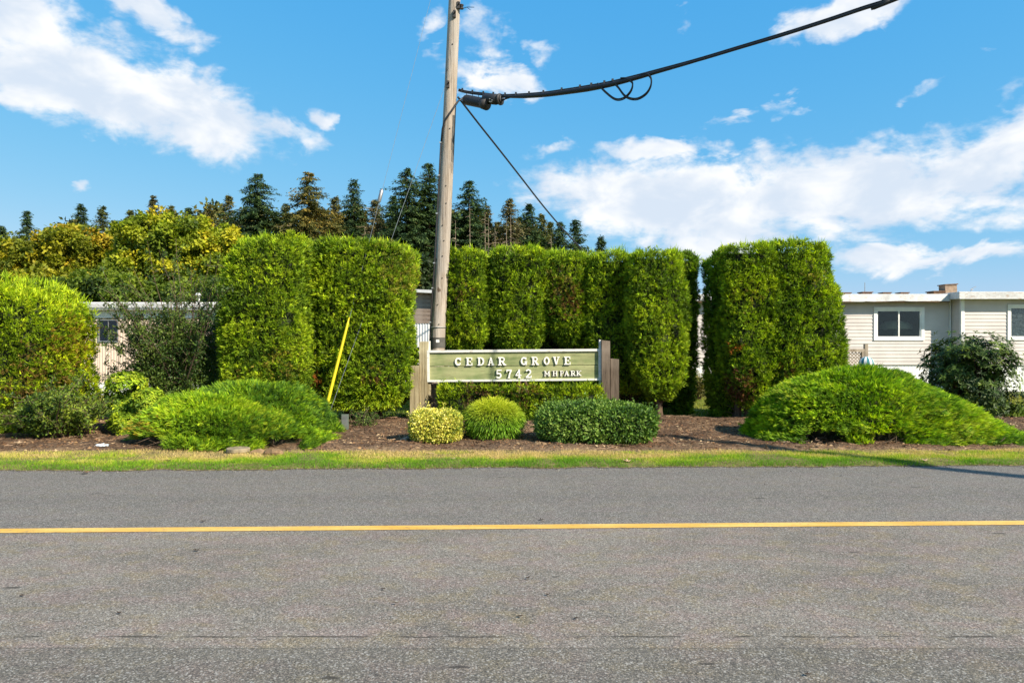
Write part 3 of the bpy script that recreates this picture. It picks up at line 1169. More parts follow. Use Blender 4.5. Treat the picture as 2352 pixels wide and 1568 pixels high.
def maple(spec, Y, dy, pals, seed, label, nleaf, trunkx, leafsize=.17, group='autumn maples behind the left home', zlo=1.0, bias=0.0):
    """spec: crown lobes (px, py, rx, ry) in photo units"""
    r = np.random.default_rng(seed)
    u = Y / FOC
    t = thing('maple_tree', label, 'maple', (PX(trunkx, Y), Y, 0), group)
    pal = np.array(pals)
    fol = Fol()
    mb = MB()
    base = np.array([PX(trunkx, Y), Y, 0.0])
    area = sum(s[2] * s[3] for s in spec)
    for (px, py, rx, ry) in spec:
        c0 = np.array([PX(px, Y), Y, PZ(py, Y)])
        RX, RZ = rx * u, ry * u
        RY = min(RX, dy)
        ncl = max(12, int(8 * RX * RZ * 3.1))
        per = int(nleaf * rx * ry / area / ncl)
        for _ in range(ncl):
            d = unit(r.normal(size=3))
            if d[1] > .5: d[1] *= -1
            rad = r.uniform(.35, 1.0) ** .7
            cc = c0 + d * np.array([RX, RY, RZ]) * rad
            cr = r.uniform(.22, .5)
            k = int(per * r.uniform(.6, 1.4))
            o_ = unit(r.normal(size=(k, 3))) * (r.random((k, 1)) ** .4)
            P = cc + o_ * np.array([cr, cr, cr * .8])
            hue = np.clip(.45 + .32 * vnoise(cc[None] * 1.0, .6, seed)[0] + .14 * d[2] + r.normal(0, .22) + bias, 0, .999) * (len(pal) - 1)
            i = int(hue)
            col = pal[i] + (pal[min(i + 1, len(pal) - 1)] - pal[i]) * (hue - i)
            C = col * (0.65 + .7 * r.random((k, 1)))
            D = unit(o_ * .7 + r.normal(0, .5, (k, 3)) + [0, 0, -.15])
            N = unit(o_ + r.normal(0, .5, (k, 3)) + [0, 0, .6])
            L = leafsize * (.6 + .8 * r.random(k))
            fol.leaves(P, D, N, L, L * .8, C * .9, C * 1.15, .12)
            if r.random() < .12:
                m = (base + cc) / 2 + np.array([0, 0, .5]) + r.normal(0, .3, 3)
                mb.tube([base + [0, 0, 1.5], m, cc], [.11, .06, .02], 5, caps=False)
    mb.tube([base, base + [0.1, 0, 1.6], base + [0, 0, 3.2]], [.28, .22, .15], 9)
    fol.build('crown', [M_GLOSS if leafsize < .12 else M_LEAF], t)
    mb.build('trunk', M_PALEBARK, t, smooth=True)


AUT1 = [(0.045, 0.072, 0.010), (0.12, 0.145, 0.012), (0.22, 0.235, 0.014), (0.34, 0.305, 0.016), (0.44, 0.29, 0.02)]
AUT2 = [(0.045, 0.080, 0.010), (0.12, 0.165, 0.012), (0.22, 0.27, 0.014), (0.37, 0.37, 0.018), (0.50, 0.38, 0.018)]
maple([(60, 600, 120, 58), (190, 575, 95, 65), (130, 650, 170, 60), (-60, 620, 100, 70), (255, 600, 70, 60), (40, 690, 130, 60)], 36, 3.2, AUT1, 301,
      'wide autumn maple at the left turning orange above the lime cedar', 62000, 110, .17, bias=.04)
maple([(345, 560, 80, 75), (440, 555, 85, 70), (530, 590, 70, 60), (390, 640, 130, 70), (500, 660, 90, 60), (300, 640, 60, 60), (560, 640, 50, 70)], 34, 3.2, AUT2, 302,
      'yellow-green maple crown behind the left white home', 66000, 400, .16, bias=.02)
maple([(210, 670, 90, 45), (320, 680, 100, 40), (470, 690, 110, 45), (120, 690, 80, 50)], 27.5, 1.8, [(0.03, 0.055, 0.01), (0.06, 0.10, 0.012), (0.13, 0.18, 0.014), (.22, .27, .018)], 303,
      'darker green bushy tree low behind the roof of the left home', 30000, 300, .13)
maple([(960, 640, 40, 60), (1000, 690, 60, 60), (930, 700, 40, 60)], 30, 1.8, [(0.015, 0.028, 0.01), (0.03, 0.05, 0.014), (0.06, 0.08, 0.018)], 304,
      'dark tree glimpsed in the gap beside the utility pole', 9000, 980, .16, group='dark trees in the gap')

# ------------------------------------------------------------------ homes
M_SIDING = flatmat('cream_siding', (0.57, 0.51, 0.475), 0.55, 0.35, 0, 0.10, 1.5)
M_PINKWALL = flatmat('pale_ribbed_metal', (0.64, 0.50, 0.40), 0.5, 0.4, 0, 0.12, 1.2)
M_WHITE = flatmat('white_trim', (0.80, 0.77, 0.73), 0.5, 0.4, 0, 0.12, 3.0)
M_SKIRT = flatmat('white_skirting', (0.80, 0.78, 0.75), 0.5, 0.35, 0, 0.10, 2.0)
M_BROWNTRIM = flatmat('brown_trim', (0.15, 0.085, 0.05), 0.8, 0.2, 0, 0.3, 8.0)
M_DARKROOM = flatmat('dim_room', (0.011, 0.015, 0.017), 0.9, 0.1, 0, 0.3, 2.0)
M_VENT = flatmat('rusty_vent', (0.16, 0.085, 0.06), 0.8, 0.3, 0, 0.4, 14.0)
M_GREYMETAL = flatmat('grey_metal', (0.30, 0.30, 0.30), 0.45, 0.5, 0.6, 0.25, 9.0)
M_CHIM = flatmat('brown_box', (0.27, 0.19, 0.13), 0.8, 0.3, 0, 0.3, 8.0)


def fascia_fn(h):
    v = objco(h)
    n = h.noise(h.scalev(v, (1, 1, 1)), 2.2, 5.0, 0.7, 0.4)
    n2 = h.noise(h.scalev(v, (1, 1, 4)), 7.0, 4.0, 0.7)
    c = h.mix(h.smooth(n, 0.35, 0.65), (0.46, 0.45, 0.44), (0.62, 0.61, 0.59))
    c = h.mix(h.smooth(n2, 0.52, 0.68, 0, .75), c, (0.33, 0.21, 0.13))
    return principled(h, c, 0.5, 0.4, 0.15, n, 0.4, 0.02)


M_FASCIA = mat('stained_fascia', fascia_fn)


def glass_fn(h):
    g = h.n('ShaderNodeBsdfGlossy')
    g.inputs['Roughness'].default_value = 0.03
    g.inputs['Color'].default_value = (.9, .95, 1, 1)
    tr = h.n('ShaderNodeBsdfTransparent')
    tr.inputs[0].default_value = (.72, .76, .76, 1)
    fr = h.n('ShaderNodeFresnel')
    fr.inputs[0].default_value = 1.5
    m = h.n('ShaderNodeMixShader')
    h.link(h.math('MULTIPLY', fr.outputs[0], 0.8), m.inputs[0])
    h.link(tr.outputs[0], m.inputs[1])
    h.link(g.outputs[0], m.inputs[2])
    return m.outputs[0]


M_GLASS = mat('window_glass', glass_fn)


def foil_fn(h):
    v = objco(h)
    n = h.noise(v, 14.0, 5.0, 0.65, 1.2)
    c = h.mix(h.smooth(n, 0.4, 0.6), (0.42, 0.42, 0.42), (0.85, 0.85, 0.84))
    return principled(h, c, 0.35, 0.6, 0.35, n, 1.0, 0.10)


M_FOIL = mat('crinkled_foil', foil_fn)


def lap_wall(mb, x0, x1, z0, z1, y, pitch=.115, lip=.015, zref=0.84):
    """clapboards facing -y"""
    k0 = int(math.floor((z0 - zref) / pitch))
    z = zref + k0 * pitch
    while z < z1 - 1e-4:
        a, b = max(z, z0), min(z + pitch, z1)
        fa = 1 - (a - z) / pitch
        fb = 1 - (b - z) / pitch
        V = [(x0, y - lip * fa, a), (x1, y - lip * fa, a), (x1, y - lip * fb * .25, b), (x0, y - lip * fb * .25, b), (x0, y + .002, a), (x1, y + .002, a)]
        mb.add(V, [(0, 1, 2, 3), (0, 4, 5, 1)])
        z += pitch


def rib_wall(mb, x0, x1, z0, z1, y, pitch=.1, d=.014, xf=None):
    n = int((x1 - x0) / pitch)
    xs_ = []
    for k in range(n + 1):
        xa = x0 + k * pitch
        xs_ += [(xa, 0), (xa + pitch * .55, 0), (xa + pitch * .65, -d), (xa + pitch * .9, -d)]
    xs_ = [(min(a, x1), b) for a, b in xs_] + [(x1, 0)]
    V = []
    for zz in (z0, z1):
        V += [(a, y + b, zz) for a, b in xs_]
    k = len(xs_)
    V = np.array(V, float)
    if xf is not None: V = xf(V)
    mb.add(V, [(i, i + 1, k + i + 1, k + i) for i in range(k - 1)])


def window(parent, x0, x1, z0, z1, y, fw, mull=True, foil=False, M_F=None, depth=.04, gx=None):
    """frame (x0..x1, z0..z1 outer), casing width fw"""
    M_F = M_F or M_WHITE
    fr = MB()
    e = .002
    fr.box(x0, x1, y - depth, y + .06, z1 - fw, z1)
    fr.box(x0, x1, y - depth, y + .06, z0, z0 + fw)
    fr.box(x0, x0 + fw, y - depth + e, y + .058, z0 + fw, z1 - fw)
    fr.box(x1 - fw, x1, y - depth + e, y + .058, z0 + fw, z1 - fw)
    # inner sash, set back
    s = fw * .38
    a0, a1, b0, b1 = x0 + fw, x1 - fw, z0 + fw, z1 - fw
    fr.box(a0, a1, y - depth + .022, y + .05, b1 - s, b1)
    fr.box(a0, a1, y - depth + .022, y + .05, b0, b0 + s)
    fr.box(a0, a0 + s, y - depth + .024, y + .048, b0 + s, b1 - s)
    fr.box(a1 - s, a1, y - depth + .024, y + .048, b0 + s, b1 - s)
    w_ = fr.build('window', M_F, parent)
    xm = (a0 + a1) / 2
    if mull:
        mm = MB()
        mm.box(xm - s * .55, xm + s * .55, y - depth + .018, y + .046, b0 + s, b1 - s)
        mm.build('mullion', M_F, w_)
    spans = [(a0 + s, xm - s * .55), (xm + s * .55, a1 - s)] if mull else [(a0 + s, a1 - s)]
    for (p, q) in spans:
        g = MB()
        g.box(p, q, y + .010, y + .016, b0 + s, b1 - s)
        g.build('pane', M_GLASS, w_)
    if foil:
        g = MB()
        n1, n2 = 60, 60
        X_, Z_ = np.meshgrid(np.linspace(a0 + s, a1 - s, n1), np.linspace(b0 + s, b1 - s, n2))
        Yv = y + .05 + .02 * vnoise(np.stack([X_, X_ * 0, Z_], -1), 9, 3) + .014 * vnoise(np.stack([X_, X_ * 0, Z_], -1), 24, 4)
        V = np.stack([X_, Yv, Z_], -1).reshape(-1, 3)
        g.add(V, [(r_ * n1 + c_, r_ * n1 + c_ + 1, (r_ + 1) * n1 + c_ + 1, (r_ + 1) * n1 + c_) for r_ in range(n2 - 1) for c_ in range(n1 - 1)])
        g.build('foil_blind', M_FOIL, w_)
    else:
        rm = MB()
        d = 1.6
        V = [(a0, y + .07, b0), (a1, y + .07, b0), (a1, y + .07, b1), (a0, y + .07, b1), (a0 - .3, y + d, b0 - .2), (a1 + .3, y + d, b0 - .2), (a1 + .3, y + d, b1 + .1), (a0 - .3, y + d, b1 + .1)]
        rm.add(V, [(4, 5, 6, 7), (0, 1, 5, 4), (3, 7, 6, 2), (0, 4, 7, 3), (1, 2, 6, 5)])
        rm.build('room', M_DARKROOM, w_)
    return w_


# right home
YA, YB = 22.3, 21.8
XC = PX(2208, YB)
XL = PX(1560, YA)
XR = 23.5
t = thing('white_home', 'long white lap-sided mobile home at the right with a stepped front wall', 'mobile home', (16, 24, 0))
zs0 = .84
wa = (PX(2006, YA), PX(2122, YA), PZ(782, YA), PZ(705, YA))
wb = (PX(2313, YB), PX(2313, YB) + 1.75, PZ(781, YB), PZ(699, YB))
mb = MB()
ZT = 3.02
lap_wall(mb, XL, wa[0], zs0, ZT, YA)
lap_wall(mb, wa[1], XC, zs0, ZT, YA)
lap_wall(mb, wa[0], wa[1], zs0, wa[2], YA)
lap_wall(mb, wa[0], wa[1], wa[3], ZT, YA)
lap_wall(mb, XC, wb[0], zs0, ZT, YB)
lap_wall(mb, wb[1], XR, zs0, ZT, YB)
lap_wall(mb, wb[0], wb[1], zs0, wb[2], YB)
lap_wall(mb, wb[0], wb[1], wb[3], ZT, YB)
# return wall facing left, boards too
z = zs0
while z < ZT:
    b = min(z + .115, ZT)
    mb.add([(XC - .014, YB - .0, z), (XC - .014, YA, z), (XC - .003, YA, b), (XC - .003, YB, b)], [(0, 1, 2, 3)])
    z += .115
# far sides
mb.add([(XL, YA, 0), (XL, 28, 0), (XL, 28, ZT), (XL, YA, ZT)], [(0, 1, 2, 3)])
mb.add([(XR, YB, 0), (XR, 28, 0), (XR, 28, ZT), (XR, YB, ZT)], [(0, 1, 2, 3)])
mb.add([(XL, 28, 0), (XR, 28, 0), (XR, 28, ZT), (XL, 28, ZT)], [(0, 1, 2, 3)])
mb.build('siding', M_SIDING, t, kind='stuff')
mb = MB()
rib_wall(mb, XL, XC, 0, zs0, YA + .03, .12, .004)
rib_wall(mb, XC, XR, 0, zs0, YB + .03, .12, .004)
mb.add([(XC, YB + .03, 0), (XC, YA + .03, 0), (XC, YA + .03, zs0), (XC, YB + .03, zs0)], [(0, 1, 2, 3)])
mb.build('skirting', M_SKIRT, t)
mb = MB()
mb.box(XC - .02, XC + .085, YB - .03, YB + .05, zs0 - .03, ZT)
mb.build('corner_board', M_WHITE, t)
mb = MB()
mb.box(XC - .075, XC - .045, YA - .05, YA - .02, .3, ZT)
mb.build('downpipe', M_WHITE, t, label='thin white downpipe in the inner corner')
# roofs
mb = MB()
ya, yb_ = YA - .36, YB - .34
n_ = 60
xs_ = np.linspace(XL - .2, XC - .25, n_)
zb_ = 2.885 + .016 * vnoise(np.stack([xs_, xs_ * 0, xs_ * 0], -1), 1.4, 5) + .008 * vnoise(np.stack([xs_, xs_ * 0, xs_ * 0], -1), 5, 6)
zt_ = 3.115 + .006 * vnoise(np.stack([xs_, xs_ * 0, xs_ * 0], -1), 2, 7)
yv_ = ya + .015 * vnoise(np.stack([xs_, xs_ * 0, xs_ * 0], -1), 2.2, 8)
V = np.concatenate([np.stack([xs_, yv_, zb_], 1), np.stack([xs_, yv_ + .02, zt_], 1), np.stack([xs_, yv_ + .03, zb_], 1)])
mb.add(V, [(i, i + 1, n_ + i + 1, n_ + i) for i in range(n_ - 1)] + [(2 * n_ + i, 2 * n_ + i + 1, i + 1, i) for i in range(n_ - 1)])
mb.build('fascia', M_FASCIA, t, label='wavy dented metal fascia with rust stains')
mb = MB()
mb.box(XL - .2, XC - .25, ya + .05, YA - .02, 2.93, 2.975)
mb.box(XL - .2, XC - .25, ya + .02, ya + .05, 2.86, 2.93)
mb.build('soffit', M_BROWNTRIM, t)
mb = MB()
mb.box(XC - .28, XR + .2, yb_, yb_ + .03, 2.945, 3.155)
mb.box(XC - .28, XC - .25, yb_ + .03, YA - .1, 2.945, 3.155)
mb.build('fascia', M_FASCIA, t)
mb = MB()
mb.box(XC - .28, XR + .2, yb_ - .012, yb_ - .002, 2.935, 2.965)
mb.box(XC - .24, XR + .2, yb_ + .035, YB - .02, 2.95, 3.0)
mb.build('soffit', M_FASCIA, t)
mb = MB()
mb.box(XL - .2, XC - .29, ya + .03, 28.2, 3.09, 3.125)
mb.box(XC - .27, XR + .2, yb_ + .035, 28.2, 3.12, 3.165)
mb.build('roof', M_WHITE, t)
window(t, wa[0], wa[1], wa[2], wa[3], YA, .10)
window(t, wb[0], wb[1], wb[2], wb[3], YB, .09, foil=True)
# pale scalloped dome on a stand, seen through the window
o = thing('pale_dome', 'pale scalloped dome seen inside the dark double window', 'pale_dome', (PX(2057, YA + .8), YA + .8, 1.6))
mb = MB()
n_ = 28
V = []
for (r_, zz) in ((.12, 2.30), (.34, 2.27), (.50, 2.17), (.54, 2.02)):
    for k in range(n_):
        a = k * 2 * math.pi / n_
        V.append((PX(2057, YA + .8) + r_ * math.cos(a), YA + .8 + r_ * math.sin(a) * .8, zz - (0.03 * (k % 4 == 0) if r_ > .44 else 0)))
mb.add(V, [(q * n_ + k, q * n_ + (k + 1) % n_, (q + 1) * n_ + (k + 1) % n_, (q + 1) * n_ + k) for q in range(3) for k in range(n_)] + [tuple(range(n_))])
mb.build('dome_cover', flatmat('cream_dome', (0.62, 0.60, 0.42), .7, .3), o, smooth=True)
mb = MB()
mb.tube([(PX(2057, YA + .8), YA + .8, 1.60), (PX(2057, YA + .8), YA + .8, 2.2)], [.10, .02], 10)
mb.build('dome_stand', M_GREYMETAL, o)


# roof fittings
def roofbox(name, label, cat, x0, x1, z0, z1, y, d, m, tilt=0.0, lid=True):
    o = thing(name, label, cat, ((x0 + x1) / 2, y, z0))
    mb = MB()
    cx, cz = (x0 + x1) / 2, z0

    def rot(V):
        a = tilt
        X = V[:, 0] - cx
        Z = V[:, 2] - cz
        V[:, 0] = cx + X * math.cos(a) - Z * math.sin(a)
        V[:, 2] = cz + X * math.sin(a) + Z * math.cos(a)
        return V
    mb.box(x0, x1, y, y + d, z0, z1 - (.03 if lid else 0), rot)
    mb.build('housing', m, o)
    if lid:
        mb = MB()
        mb.box(x0 - .03, x1 + .03, y - .03, y + d + .03, z1 - .03, z1, rot)
        mb.build('cap', M_BROWNTRIM, o)
    return o


yr = 22.9
for (a, b, top, lab) in ((1937, 1954, 671.5, 'low rusty roof vent, leftmost on the right home'), (2030, 2046, 671, 'low rusty roof vent right of the one with the antenna'), (2070, 2087, 671, 'low rusty roof vent, fourth from the left on the right home')):
    roofbox('roof_vent', lab, 'roof vent', PX(a, yr), PX(b, yr), 3.12, PZ(top, yr), yr, .3, M_VENT)
o = roofbox('roof_vent', 'roof vent with a thin antenna rod above the double window', 'roof vent', PX(1982, yr), PX(2003, yr), 3.12, PZ(670, yr), yr, .3, M_VENT)
mb = MB()
mb.tube([(PX(1990, yr), yr + .1, PZ(672, yr)), (PX(1990, yr), yr + .1, PZ(648, yr))], .011, 5)
mb.build('antenna', M_GREYMETAL, o)
roofbox('chimney_box', 'leaning brown box chimney at the step in the roof', 'chimney', PX(2172, yr), PX(2199, yr), 3.14, PZ(652, yr), yr, .35, M_CHIM, .05)
roofbox('roof_hatch', 'flat dark hatch cover beside the brown box chimney', 'roof hatch', PX(2145, yr), PX(2170, yr), 3.12, PZ(668, yr), yr, .4, M_BROWNTRIM)
roofbox('stove_pipe', 'dark stove pipe half hidden behind the right cedar', 'stove pipe', PX(1901, yr), PX(1908, yr), 3.1, PZ(650, yr), yr, .1, M_BROWNTRIM)
mb = MB()
mb.tube([(PX(2226, yr), yr, 3.15), (PX(2233, yr), yr, PZ(662, yr)), (PX(2242, yr), yr, PZ(658, yr))], .012, 5)
mb.tube([(PX(2229, yr), yr, PZ(664, yr)), (PX(2236, yr), yr, PZ(666, yr))], .012, 5)
tag(mb.build('roof_antenna', M_GREYMETAL, None), 'bent thin metal rod sticking up from the right roof edge', 'antenna')

# left home
YL = 20.5
XA, XB = PX(150, YL), PX(640, YL)
t = thing('pale_home', 'pale ribbed mobile home with a small window, behind the left shrubs', 'mobile home', ((XA + XB) / 2, 22.5, 0))
zs1 = PZ(878, YL)
zu = PZ(730, YL)
wl = (PX(226, YL), PX(272.5, YL), PZ(785.5, YL), PZ(733.5, YL))
mb = MB()
rib_wall(mb, XA, wl[0], zs1, zu, YL, .085)
rib_wall(mb, wl[1], XB, zs1, zu, YL, .085)
rib_wall(mb, wl[0], wl[1], zs1, wl[2], YL, .085)
mb.add([(XB, YL, 0), (XB, 26, 0), (XB, 26, zu), (XB, YL, zu)], [(0, 1, 2, 3)])
mb.add([(XA, YL, 0), (XA, 26, 0), (XA, 26, zu), (XA, YL, zu)], [(0, 1, 2, 3)])
mb.build('wall', M_PINKWALL, t)
mb = MB()
lap_wall(mb, XA, XB, zu, PZ(710, YL), YL - .012, .085, .010, zu)
mb.build('upper_band', M_WHITE, t)
mb = MB()
rib_wall(mb, XA, XB, 0, zs1, YL - .02, .16, .005)
mb.build('skirting', M_SKIRT, t)
mb = MB()
zr = PZ(711, YL - .25)
mb.box(XA - .2, XB + .2, YL - .25, YL - .02, zr, zr + .05)
mb.box(XA - .2, XB + .2, YL - .285, YL - .03, zr + .055, zr + .11)
mb.box(XA - .2, XB + .2, YL - .25, YL - .03, zr + .115, zr + .19)
mb.build('fascia', M_FASCIA, t)
mb = MB()
mb.box(XA - .2, XB + .2, YL - .20, 26.2, zr + .195, zr + .225)
mb.build('roof', M_WHITE, t)
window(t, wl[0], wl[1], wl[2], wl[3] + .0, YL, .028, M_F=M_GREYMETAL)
o = thing('vent_pipe', 'white capped vent pipe on the roof of the left home', 'vent pipe', (PX(455, 22), 22, 2.7))
mb = MB()
mb.tube([(PX(455, 22), 22, 2.7), (PX(455, 22), 22, PZ(676, 22))], .05, 10)
mb.build('pipe', M_WHITE, o, smooth=True)
mb = MB()
mb.tube([(PX(455, 22), 22, PZ(678, 22)), (PX(455, 22), 22, PZ(672, 22))], [.10, .04], 10)
mb.build('cap', M_FASCIA, o)

# middle home, glimpsed in the gap by the pole
t = thing('brown_gabled_home', 'white home with weathered brown gable boards seen in the gap beside the pole', 'mobile home', (PX(1000, 21), 23, 0))
ang = math.radians(-16)
c0 = np.array([PX(985, 21), 21.0, 0])


def rt(V):
    V = np.asarray(V, float).copy()
    X, Y = V[:, 0] - c0[0], V[:, 1] - c0[1]
    V[:, 0] = c0[0] + X * math.cos(ang) - Y * math.sin(ang)
    V[:, 1] = c0[1] + X * math.sin(ang) + Y * math.cos(ang)
    return V


mb = MB()
rib_wall(mb, c0[0] - 2.6, c0[0] + 3.2, 0, 2.15, 21, .09, .01, rt)
for xx in (-2.6, 3.2):
    mb.add(rt([(c0[0] + xx, 21, 0), (c0[0] + xx, 26, 0), (c0[0] + xx, 26, 2.15), (c0[0] + xx, 21, 2.15)]), [(0, 1, 2, 3)])
mb.build('wall', M_SKIRT, t)
M_GREYWOOD = mat('weathered_boards', wood_fn((0.17, 0.11, 0.08), (0.34, 0.25, 0.19), (0.42, 0.33, 0.27), 'x', .8))
zt0 = 2.15
k = 0
while zt0 < 3.1:
    mb = MB()
    z1 = min(zt0 + .13, 3.1)
    mb.box(c0[0] - 2.6, c0[0] + 3.2, 20.985 + (k % 2) * .004, 21.02, zt0 + .004, z1, rt)
    mb.build('plank', M_GREYWOOD, t)
    zt0 += .13
    k += 1
mb = MB()
V = []
for xx, zz in ((-2.8, 3.25), (-1.2, 3.25), (3.4, 2.95)):
    for yy, dz in ((20.75, 0), (26.3, 0), (20.75, -.09), (26.3, -.09)):
        V.append((c0[0] + xx, yy, zz + dz))
mb.add(rt(V), [(0, 1, 5, 4), (4, 5, 9, 8), (2, 6, 7, 3), (6, 10, 11, 7), (0, 4, 6, 2), (4, 8, 10, 6), (0, 2, 3, 1), (8, 9, 11, 10), (1, 3, 7, 5), (5, 7, 11, 9)])
mb.build('roof', M_WHITE, t)
# ------------------------------------------------------------------ clipped cedars
RUST = (0.30, 0.10, 0.02)
BRN = (0.16, 0.09, 0.03)
cedar([(545, 625, 698), (556, 575, 708), (572, 548, 713), (604, 530, 715), (700, 519, 714), (800, 515, 712), (900, 516, 708), (962, 532, 698)], 13.0, .72,
      'tall clipped cedar left of the yellow guy guard, brightest on its right side', 1, trunks=((-.1, 0), (.15, .05)),
      patches=[(640, 840, 45, (0.24, 0.20, 0.03), .35), (560, 870, 22, BRN, .3), (680, 905, 20, (0.40, 0.30, 0.03), .3)])
cedar([(556, 760, 860), (566, 725, 930), (585, 715, 952), (620, 710, 958), (680, 710, 955), (740, 712, 946), (800, 712, 955), (850, 712, 958), (895, 716, 952), (932, 750, 925)], 13.8, .84,
      'wide clipped cedar between the yellow guy guard and the sign', 2, trunks=((-.35, 0), (.28, .1), (.05, .3)), size=1.1, tr=.08,
      patches=[(722, 872, 16, RUST, .9), (925, 640, 45, (0.26, 0.24, 0.04), .5), (900, 590, 40, (0.2, 0.22, 0.03), .4), (850, 870, 25, BRN, .5)])
cedar([(577, 1035, 1105), (590, 1012, 1124), (640, 1005, 1132), (720, 1006, 1132), (780, 1012, 1124), (810, 1040, 1100)], 14.9, .6,
      'first cedar right of the utility pole, above the left half of the sign', 3, tr=.06, zt=.4,
      patches=[(1060, 670, 25, BRN, .4)])
cedar([(571, 1150, 1232), (584, 1130, 1254), (640, 1124, 1262), (740, 1126, 1258), (790, 1136, 1248), (815, 1165, 1228)], 14.95, .6,
      'second cedar right of the utility pole, above the middle of the sign', 4, trunks=((-.05, 0), (.12, 0)), tr=.06, zt=.4)
cedar([(580, 1270, 1335), (595, 1250, 1352), (700, 1248, 1360), (760, 1256, 1352), (795, 1288, 1334)], 14.95, .55,
      'cedar with a browned middle, behind the right part of the sign', 5, trunks=((-.1, 0), (.1, 0)), tr=.055, zt=.45,
      patches=[(1300, 690, 38, BRN, .8), (1285, 650, 30, (0.2, 0.17, 0.03), .6)])
cedar([(583, 1358, 1424), (598, 1340, 1444), (760, 1340, 1446), (830, 1352, 1462), (900, 1385, 1478)], 14.8, .55,
      'cedar just behind the right sign post, between the browned one and the full length one', 6, trunks=((-.1, 0), (.2, 0)), tr=.06)
cedar([(576, 1462, 1540), (590, 1440, 1560), (650, 1434, 1572), (750, 1434, 1582), (830, 1438, 1582), (880, 1456, 1566), (918, 1490, 1532)], 14.25, .55,
      'full length cedar right of the sign, tapering to one bare reddish trunk', 7, trunks=((0, 0), (.07, .05)), tr=.06, zt=.5)
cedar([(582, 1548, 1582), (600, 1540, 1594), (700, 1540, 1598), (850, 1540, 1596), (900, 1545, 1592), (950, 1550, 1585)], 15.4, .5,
      'narrow dark cedar at the left edge of the bright gap', 8, pals=CEDAR_SHADED, tr=.05)
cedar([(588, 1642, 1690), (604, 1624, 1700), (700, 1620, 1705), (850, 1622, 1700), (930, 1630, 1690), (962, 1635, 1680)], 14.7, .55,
      'dark shaded cedar at the right edge of the bright gap', 9, pals=CEDAR_SHADED, tr=.06)
cedar([(566, 1668, 1738), (578, 1645, 1772), (700, 1650, 1790), (850, 1656, 1785), (895, 1668, 1775), (935, 1695, 1740)], 14.1, .6,
      'cedar with a small rust red spot, right of the bright gap', 10, tr=.08, trunks=((0, 0), (-.2, .1)),
      patches=[(1690, 795, 12, (0.50, 0.17, 0.03), .6), (1700, 888, 38, (0.13, 0.06, 0.03), .8), (1720, 680, 30, (0.2, 0.17, 0.03), .3)])
cedar([(559, 1775, 1878), (570, 1750, 1893), (620, 1742, 1899), (720, 1738, 1914), (800, 1738, 1926), (870, 1742, 1935), (950, 1755, 1930)], 14.2, .75,
      'broadest cedar of the right group, leaning against the white home', 11, tr=.08, size=1.05,
      patches=[(1800, 860, 26, BRN, .35), (1870, 640, 22, (0.24, 0.22, 0.04), .35)])

t = thing('dark_backing_hedge', 'added dark hedge backing that keeps the gaps behind the cedars and the sign dark', 'hedge', (PX(1290, 16.6), 16.6, 0))
f = Fol()  # added backing foliage, darkens gaps where the bright home would show
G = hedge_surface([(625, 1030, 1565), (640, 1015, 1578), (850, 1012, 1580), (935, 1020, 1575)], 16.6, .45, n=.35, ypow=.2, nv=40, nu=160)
cedar_foliage(f, G, 500, CEDAR_SHADED, 1.2, 210, cull=.2)
f.build('foliage', [M_LEAF], t)
build_trunks([(PX(p, 16.6), 16.6, 0, .6, .05, 0) for p in (1060, 1150, 1240, 1330, 1420, 1510, 1570)], t, 18, 'stem', M_BARK)

# ------------------------------------------------------------------ lime cedar at the left edge
LIME = [(0.11, 0.18, 0.008), (0.20, 0.30, 0.010), (0.33, 0.43, 0.013), (0.50, 0.56, 0.015)]
t = thing('golden_cedar', 'big rounded lime green cedar bush cut off by the left picture edge', 'cedar bush', (PX(20, 12.3), 12.3, 0))
f = Fol()
G = hedge_surface([(640, -110, 35), (651, -150, 90), (670, -170, 138), (700, -178, 174), (740, -180, 190), (800, -180, 200), (860, -180, 200), (920, -178, 192), (985, -172, 182)], 12.3, 1.25, n=.8)
cedar_foliage(f, G, 800, LIME, .95, 60, inset=.09, sweep=lambda P: np.array([.5, -.25, 0.0]), bumps=[(.13, (1.8, 1.8, 1.6), 61), (.07, (5, 5, 5), 62), (.035, 13, 63)],
              patches=[(170, 780, 60, (0.30, 0.20, 0.03), .3), (100, 870, 80, (0.22, 0.15, 0.04), .45), (60, 950, 60, (0.12, 0.08, 0.03), .4)])
tuft_fringe(f, G, .75, 260, 60, LIME, .11)
f.build('foliage', [M_LEAF], t)
build_trunks([(PX(60, 12.3), 12.3, 0, .8, .07, .1), (PX(-60, 12.3), 12.3, 0, .8, .07, -.1)], t, 4)

# ------------------------------------------------------------------ junipers
JUN = [(0.065, 0.14, 0.014), (0.14, 0.25, 0.018), (0.25, 0.39, 0.022), (0.42, 0.52, 0.024)]
JUN_B = [(0.06, 0.13, 0.026), (0.11, 0.21, 0.028), (0.20, 0.34, 0.026), (0.36, 0.48, 0.026)]


